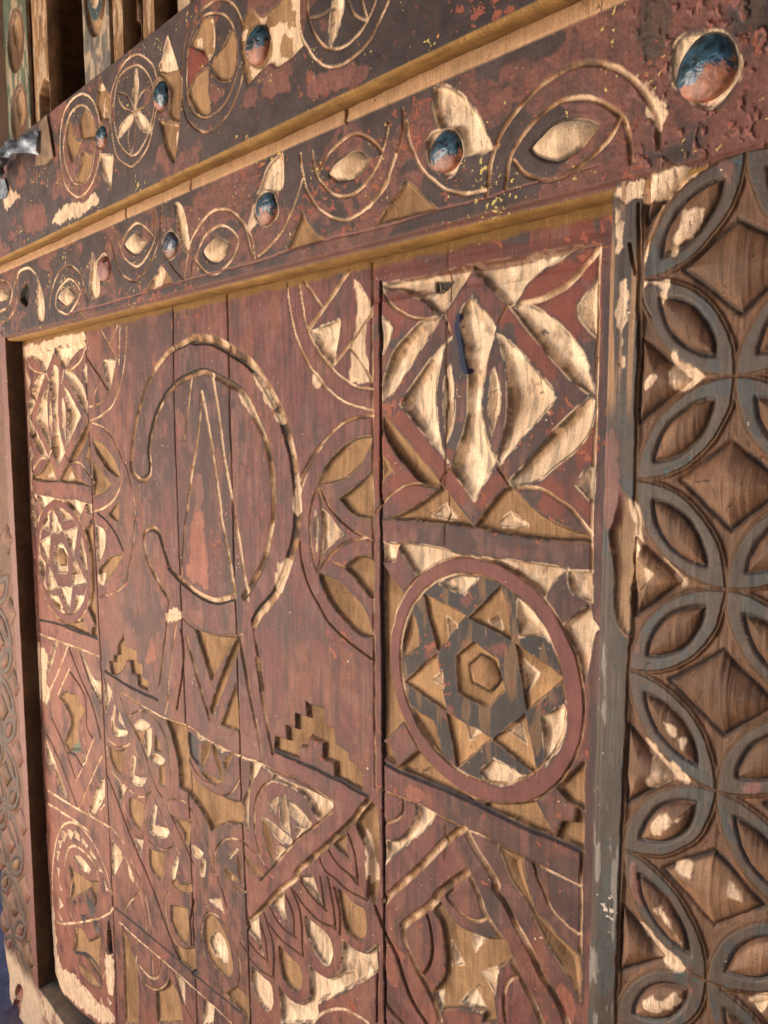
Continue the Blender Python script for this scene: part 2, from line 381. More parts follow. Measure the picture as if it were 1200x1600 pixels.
# ------------------------------------------------------------------ materials
def nodes(name):
    m = bpy.data.materials.new(name); m.use_nodes = True; t = m.node_tree; t.nodes.clear()
    def nd(k, **kw):
        n = t.nodes.new(k)
        for a, b in kw.items(): setattr(n, a, b)
        return n
    out = nd('ShaderNodeOutputMaterial'); bs = nd('ShaderNodeBsdfPrincipled'); t.links.new(bs.outputs[0], out.inputs[0])
    return m, t, nd, bs
def carved_mat(name, paint_rough=.5, wood_rough=.85, chip=None, chip_amt=.0, fleck=None, fleck_amt=0., spec=.4, wrinkle=0., vary=.5):
    m, t, nd, bs = nodes(name); L = t.links.new
    at = nd('ShaderNodeVertexColor', layer_name='Col')
    geo = nd('ShaderNodeNewGeometry')
    mp = nd('ShaderNodeMapping'); mp.inputs['Scale'].default_value = (420, 40, 26); L(geo.outputs['Position'], mp.inputs[0])
    gr = nd('ShaderNodeTexNoise'); gr.inputs['Scale'].default_value = 1; gr.inputs['Detail'].default_value = 5; gr.inputs['Roughness'].default_value = .65; L(mp.outputs[0], gr.inputs[0])
    fi = nd('ShaderNodeTexNoise'); fi.inputs['Scale'].default_value = 520; fi.inputs['Detail'].default_value = 4; fi.inputs['Roughness'].default_value = .7; L(geo.outputs['Position'], fi.inputs[0])
    me_ = nd('ShaderNodeTexNoise'); me_.inputs['Scale'].default_value = 38; me_.inputs['Detail'].default_value = 8; me_.inputs['Roughness'].default_value = .68; L(geo.outputs['Position'], me_.inputs[0])
    # value variation
    def mth(op, a, b=None, c=None):
        n = nd('ShaderNodeMath', operation=op)
        for i, x in enumerate((a, b, c)):
            if x is None: continue
            if isinstance(x, (int, float)): n.inputs[i].default_value = x
            else: L(x, n.inputs[i])
        return n.outputs[0]
    g1 = mth('MULTIPLY_ADD', gr.outputs[0], 1.1, .45)
    gw = nd('ShaderNodeMix'); gw.data_type = 'FLOAT'; gw.inputs[2].default_value = 1.0
    k = mth('MULTIPLY_ADD', at.outputs['Alpha'], .45, .5); L(k, gw.inputs[0]); L(g1, gw.inputs[3])
    mp2 = nd('ShaderNodeMapping'); mp2.inputs['Scale'].default_value = (1500, 100, 22); mp2.inputs['Rotation'].default_value = (0, .05, 0); L(geo.outputs['Position'], mp2.inputs[0])
    scn = nd('ShaderNodeTexNoise'); scn.inputs['Scale'].default_value = 1; scn.inputs['Detail'].default_value = 2; L(mp2.outputs[0], scn.inputs[0])
    scr = nd('ShaderNodeMapRange'); scr.inputs[1].default_value = .62; scr.inputs[2].default_value = .72; scr.inputs[3].default_value = 1.0; scr.inputs[4].default_value = 1.5; L(scn.outputs[0], scr.inputs[0])
    pz = nd('ShaderNodeTexVoronoi'); pz.inputs['Scale'].default_value = 260; L(geo.outputs['Position'], pz.inputs[0])
    pit_ = nd('ShaderNodeMapRange'); pit_.inputs[1].default_value = .10; pit_.inputs[2].default_value = .20; pit_.inputs[3].default_value = .35; pit_.inputs[4].default_value = 1.0; L(pz.outputs['Distance'], pit_.inputs[0])
    f1 = mth('MULTIPLY', mth('MULTIPLY', mth('MULTIPLY_ADD', fi.outputs[0], 1.1, .45), scr.outputs[0]), pit_.outputs[0])
    m1 = mth('MULTIPLY_ADD', me_.outputs[0], 2*vary, 1-vary)
    val = mth('MULTIPLY', mth('MULTIPLY', gw.outputs[0], f1), m1)
    cm = nd('ShaderNodeMix', data_type='RGBA', blend_type='MULTIPLY'); cm.inputs[0].default_value = 1
    L(at.outputs['Color'], cm.inputs[6])
    cb = nd('ShaderNodeCombineColor'); [L(val, cb.inputs[i]) for i in range(3)]; L(cb.outputs[0], cm.inputs[7])
    col = cm.outputs[2]
    hgt = mth('MULTIPLY_ADD', gr.outputs[0], .6, mth('MULTIPLY', fi.outputs[0], .5))
    # small chips in paint
    if chip is not None:
        n1 = nd('ShaderNodeTexNoise'); n1.inputs['Scale'].default_value = 75; n1.inputs['Detail'].default_value = 6; n1.inputs['Roughness'].default_value = .62
        n1.inputs['Distortion'].default_value = .4; L(geo.outputs['Position'], n1.inputs[0])
        big = nd('ShaderNodeTexNoise'); big.inputs['Scale'].default_value = 9; big.inputs['Detail'].default_value = 2; L(geo.outputs['Position'], big.inputs[0])
        th = mth('MULTIPLY_ADD', big.outputs[0], .5, n1.outputs[0])
        r = nd('ShaderNodeMapRange'); r.inputs[1].default_value = 1.0-chip_amt; r.inputs[2].default_value = 1.0-chip_amt+.018; L(th, r.inputs[0])
        k = mth('MULTIPLY', r.outputs[0], mth('SUBTRACT', 1.0, at.outputs['Alpha']))
        cc = nd('ShaderNodeMix', data_type='RGBA'); L(k, cc.inputs[0]); L(col, cc.inputs[6])
        c2 = nd('ShaderNodeMix', data_type='RGBA', blend_type='MULTIPLY'); c2.inputs[0].default_value = 1; c2.inputs[6].default_value = (*chip, 1); L(cb.outputs[0], c2.inputs[7])
        L(c2.outputs[2], cc.inputs[7]); col = cc.outputs[2]
        hgt = mth('MULTIPLY_ADD', k, -.9, hgt)
    if fleck is not None:
        n2 = nd('ShaderNodeTexNoise'); n2.inputs['Scale'].default_value = 150; n2.inputs['Detail'].default_value = 3; L(geo.outputs['Position'], n2.inputs[0])
        big2 = nd('ShaderNodeTexNoise'); big2.inputs['Scale'].default_value = 14; big2.inputs['Detail'].default_value = 2; L(geo.outputs['Position'], big2.inputs[0])
        th = mth('MULTIPLY_ADD', big2.outputs[0], .55, n2.outputs[0])
        r = nd('ShaderNodeMapRange'); r.inputs[1].default_value = 1.0-fleck_amt; r.inputs[2].default_value = 1.0-fleck_amt+.015; L(th, r.inputs[0])
        k = mth('MULTIPLY', r.outputs[0], mth('SUBTRACT', 1.0, at.outputs['Alpha']))
        cc = nd('ShaderNodeMix', data_type='RGBA'); L(k, cc.inputs[0]); L(col, cc.inputs[6]); cc.inputs[7].default_value = (*fleck, 1); col = cc.outputs[2]
        hgt = mth('MULTIPLY_ADD', k, .8, hgt)
    if wrinkle:
        vo = nd('ShaderNodeTexVoronoi'); vo.feature = 'DISTANCE_TO_EDGE'; vo.inputs['Scale'].default_value = 120; L(geo.outputs['Position'], vo.inputs[0])
        wv = mth('MULTIPLY', mth('MINIMUM', vo.outputs[0], .25), 4*wrinkle)
        hgt = mth('MULTIPLY_ADD', wv, mth('SUBTRACT', 1.0, at.outputs['Alpha']), hgt)
    ck = nd('ShaderNodeTexVoronoi'); ck.feature = 'DISTANCE_TO_EDGE'; ck.inputs['Scale'].default_value = 34
    mp3 = nd('ShaderNodeMapping'); mp3.inputs['Scale'].default_value = (1.6, 1.6, .7); L(geo.outputs['Position'], mp3.inputs[0])
    ad = nd('ShaderNodeVectorMath', operation='MULTIPLY_ADD'); L(fi.outputs['Color'], ad.inputs[0]); ad.inputs[1].default_value = (.006, .006, .006); L(mp3.outputs[0], ad.inputs[2]); L(ad.outputs[0], ck.inputs['Vector'])
    c1_ = nd('ShaderNodeMapRange'); c1_.inputs[1].default_value = .008; c1_.inputs[2].default_value = .02; c1_.inputs[3].default_value = 1.0; c1_.inputs[4].default_value = 0.0; L(ck.outputs['Distance'], c1_.inputs[0])
    c2_ = nd('ShaderNodeMapRange'); c2_.inputs[1].default_value = .56; c2_.inputs[2].default_value = .62; L(me_.outputs[0], c2_.inputs[0])
    ckm = mth('MULTIPLY', mth('MULTIPLY', c1_.outputs[0], c2_.outputs[0]), at.outputs['Alpha'])
    cx = nd('ShaderNodeMix', data_type='RGBA'); L(mth('MULTIPLY', ckm, .85), cx.inputs[0]); L(col, cx.inputs[6]); cx.inputs[7].default_value = (.02, .014, .01, 1); col = cx.outputs[2]
    hgt = mth('MULTIPLY_ADD', ckm, -1.6, hgt)
    L(col, bs.inputs['Base Color'])
    ro = nd('ShaderNodeMix'); ro.data_type = 'FLOAT'; ro.inputs[2].default_value = paint_rough; ro.inputs[3].default_value = wood_rough; L(at.outputs['Alpha'], ro.inputs[0])
    rr = mth('ADD', ro.outputs[0], mth('MULTIPLY_ADD', fi.outputs[0], .3, -.15)); L(rr, bs.inputs['Roughness'])
    bs.inputs['Specular IOR Level'].default_value = spec
    bp = nd('ShaderNodeBump'); bp.inputs['Strength'].default_value = .55; bp.inputs['Distance'].default_value = .0012; L(hgt, bp.inputs['Height']); L(bp.outputs[0], bs.inputs['Normal'])
    return m
def noisy_mat(name, c1, c2, scale=20, rough=.85, stretch=(1, 1, 1), bump=.4, dist=.002, metal=0., lo=.35, hi=.65):
    m, t, nd, bs = nodes(name); L = t.links.new
    geo = nd('ShaderNodeNewGeometry'); mp = nd('ShaderNodeMapping'); mp.inputs['Scale'].default_value = stretch; L(geo.outputs['Position'], mp.inputs[0])
    n = nd('ShaderNodeTexNoise'); n.inputs['Scale'].default_value = scale; n.inputs['Detail'].default_value = 8; n.inputs['Roughness'].default_value = .65; L(mp.outputs[0], n.inputs[0])
    r = nd('ShaderNodeMapRange'); r.inputs[1].default_value = lo; r.inputs[2].default_value = hi; L(n.outputs[0], r.inputs[0])
    x = nd('ShaderNodeMix', data_type='RGBA'); x.inputs[6].default_value = (*c1, 1); x.inputs[7].default_value = (*c2, 1); L(r.outputs[0], x.inputs[0]); L(x.outputs[2], bs.inputs['Base Color'])
    bs.inputs['Roughness'].default_value = rough; bs.inputs['Metallic'].default_value = metal; bs.inputs['Specular IOR Level'].default_value = .35
    b = nd('ShaderNodeBump'); b.inputs['Strength'].default_value = bump; b.inputs['Distance'].default_value = dist; L(n.outputs[0], b.inputs['Height']); L(b.outputs[0], bs.inputs['Normal'])
    return m
def cols_between(xa, xb, w, y=672.0, s0=.7, s1=1.35, xs=380):
    """column positions about one picture point apart, finer where the wall runs away from the lens"""
    xs_ = []; x = xa
    while x < xb:
        xs_.append(x); x += s0+(s1-s0)*min(max((x-xs)/260+.5, 0), 1)
    xs_.append(xb); xs_ = np.array(xs_)
    return un(xs_, np.full(len(xs_), y), w)[0]
# ------------------------------------------------------------------ the carving, traced from the photograph (tile name, then tile points; * is a corner)
DIA = """
T A 580 380 6
T B 760 380 6
T C 580 560 6
T D 760 560 6
T E 580 700 6
T G 760 700 6
pit spandrel P 8 flat 6 ; A:85,388* 350,335 720,255 925,198* 942,245* 690,640* 600,650* 520,560 440,510 300,450 110,430*
pit carved_petal P 15 bowl 9 ; A:690,645* C:175,365* C:112,410* C:112,300 C:135,120 A:230,990 A:340,860 A:480,730 A:645,690*
cut P 5 3 ; A:95,440 200,590 350,680 500,710 600,690
pit carved_triangle P 7 bowl 4 ; A:92,680* 205,790* 120,1030* 90,1030*
pit arrowhead P 16 bowl 9 ; A:770,870* A:690,960 C:650,40 C:610,250 C:618,540 C:650,780 C:722,972* C:270,425* A:560,1080
pit carved_blade P 16 bowl 9 ; A:945,490* A:1165,790* A:1130,960 C:1085,20 C:1050,230 C:1035,420 C:1060,680 C:1110,830 C:1175,960* E:970,500* E:740,190* C:830,800 C:890,600 C:905,400 C:905,160 A:890,1150 A:850,900 A:835,650
pit almond_slit P 6 vee 3 ; C:745,60* 775,250 785,480 760,640 708,795* 690,640 675,400 690,200
pit almond_slit P 6 vee 3 ; D:75,70* 112,200 125,350 100,560 58,722* 30,560 25,350 45,180
pit arrowhead P 16 bowl 9 ; B:90,840* B:150,1010 D:190,100 D:197,400 D:180,620 D:130,820 D:95,940* D:125,1000* D:610,430 D:632,350 D:620,290 D:510,160 B:470,1190 B:210,910
pit carved_petal P 15 bowl 9 ; B:215,590* B:700,1175 D:930,312* D:1040,370* D:1030,330 D:960,130 B:960,1130 B:860,960 B:640,720 B:430,590 B:300,565*
pit spandrel P 8 flat 6 ; A:952,200* B:340,125 B:640,60 B:1060,12* B:850,70 B:620,190 B:420,330 B:300,500* B:240,570 B:200,580* A:955,245*
cut P 9 4 ; B:320,570 430,545 620,480 790,370 920,220 1045,50
pit carved_triangle P 10 vee 5 ; B:1050,320* 870,580* 880,700 1035,880*
cut P 5 2.5 ; B:1058,20 1050,600 1040,1190 D:1030,370 D:1010,1000 G:985,600 G:985,1150
pit carved_petal P 15 bowl 9 ; D:1035,378* D:930,390 D:640,670 D:215,1150* G:245,375* G:470,320 D:620,1040 D:850,850 D:985,640
pit carved_petal W 15 bowl 9 ; C:117,515* C:640,1150* E:640,370* E:480,335 C:330,1010 C:200,850 C:105,640
pit carved_triangle W 6 vee 4 ; C:95,890* 210,1060* 95,1170*
cut W 5 3 ; E:40,600 100,520 200,420 330,345 470,335 620,370
pit spandrel W 8 flat 6 ; E:110,655* 270,620 450,520 630,395* 660,350* 965,742* 560,695
pit carved_triangle P 14 vee 5 ; E:660,520* 790,690* 540,640*
pit spandrel W 8 flat 6 ; G:245,375* 225,360* 120,432 0,575 E:975,740* G:100,790 500,850 980,885* 965,815* 740,750 450,590
pit carved_triangle P 14 vee 5 ; G:195,600* 350,725 330,750* 85,740* 80,700
cut P 6 3 ; G:280,378 480,385 640,470 800,590 900,700 985,810
pit carved_triangle P 9 vee 5 ; G:945,170* 1020,165* 995,510* 840,350*
cut W 4 3 ; C:655,1150 700,1080 745,1030
cut W 4 3 ; G:105,190 210,340
cut P 4 3 ; B:190,590 110,740
cut P 4 3 ; A:690,680 740,840
"""
STREAK = """
cut Nv 11 .2 ; A:820,690 800,790 830,900 850,1050 880,1190 C:905,120
cut Nv 6 .2 ; C:772,380 765,500
pat K -6 3 ; A:575,355 725,345 690,420 640,470 560,445
pat Ps .6 2 ; B:155,205* 310,210* 262,290* 190,300*
"""
MED = """
T M 590 840 6
T N 750 840 6
T O 590 1030 6
T Q 750 1030 6
pit spandrel P 9 flat 5 ; M:45,45* 300,60 560,95 800,165 N:400,230 N:830,293* N:700,400 N:620,520 N:600,585* N:400,400 N:200,290 N:20,230 M:820,200 M:640,225 M:480,280 M:375,345* M:330,300 M:195,75* M:160,225* M:50,225*
pit spandrel W 9 flat 5 ; M:45,245* M:100,330 M:230,510* M:180,640 M:140,800 M:115,950 M:110,1190 O:120,150 O:140,280 O:240,580* O:100,740* O:50,760*
pit carved_block P 10 bowl 5 ; N:830,310* 1050,320* 1055,605* 960,580 860,510 825,380
pit spandrel P 9 flat 5 ; N:1025,640* N:1050,760 N:1115,860* N:1060,920 Q:1010,60 Q:985,200* Q:960,100 N:880,1050 N:780,830* N:870,760
pit spandrel W 9 flat 5 ; O:50,770* 130,820* 180,990* 50,920*
pit spandrel W 9 flat 5 ; O:230,975* 380,860* 460,960 600,1080 760,1190 px:752,1262* px:700,1235 O:400,1110 O:200,1020*
pit star_point W 7 flat 5 ; M:420,520* M:820,735* M:555,1070*
pit star_point W 7 flat 5 ; M:1150,455* M:840,755* px:799,1000*
pit star_point W 7 flat 5 ; Q:795,190* Q:325,-145* Q:435,485*
pit star_point W 7 flat 5 ; Q:525,1090* Q:410,510* Q:115,755*
pit star_point W 7 flat 5 ; O:740,1020* O:640,505* O:1060,750*
pit star_point W 7 flat 5 ; O:245,210* O:545,-55* O:637,490*
pit hexagon_pit W 7 flat 5 ; M:890,980* O:730,-40* O:750,320* O:1020,460* O:1185,290* O:1110,-10*
boss hexagon_boss Bl 9 ; M:935,1100* O:820,60* O:850,230* O:1030,330* O:1135,200* O:1070,15*
pit star_notch P 15 vee 4 ; M:620,750* 750,840* 640,950*
pit star_notch P 15 vee 4 ; M:1100,720* 1145,870* 1010,800*
pit star_notch P 15 vee 4 ; Q:380,20* 530,140* 420,320*
pit star_notch P 15 vee 4 ; Q:370,570* 405,810* 230,680*
pit star_notch P 15 vee 4 ; O:800,600* 960,690* 840,770*
pit star_notch P 15 vee 4 ; O:595,110* 610,270* 480,200*
pit carved_leaf P 11 bowl 5 ; M:575,430* 700,370 850,355 940,390* 800,540*
pit carved_leaf P 11 bowl 5 ; N:340,570* 480,680 600,850 660,990* 540,920 360,930*
pit carved_leaf P 11 bowl 5 ; Q:800,400* 800,600 740,820 610,1000* 600,800 560,520* 650,500
pit carved_leaf P 11 bowl 5 ; px:747,1206* 770,1186* 820,1213* 798,1224 766,1226
pit carved_leaf W 11 bowl 5 ; O:310,450* 520,570* 600,900* 480,780 380,620
pit carved_leaf W 11 bowl 5 ; M:320,690* 370,850 385,1010* 280,1110 230,1130* 240,930
"""
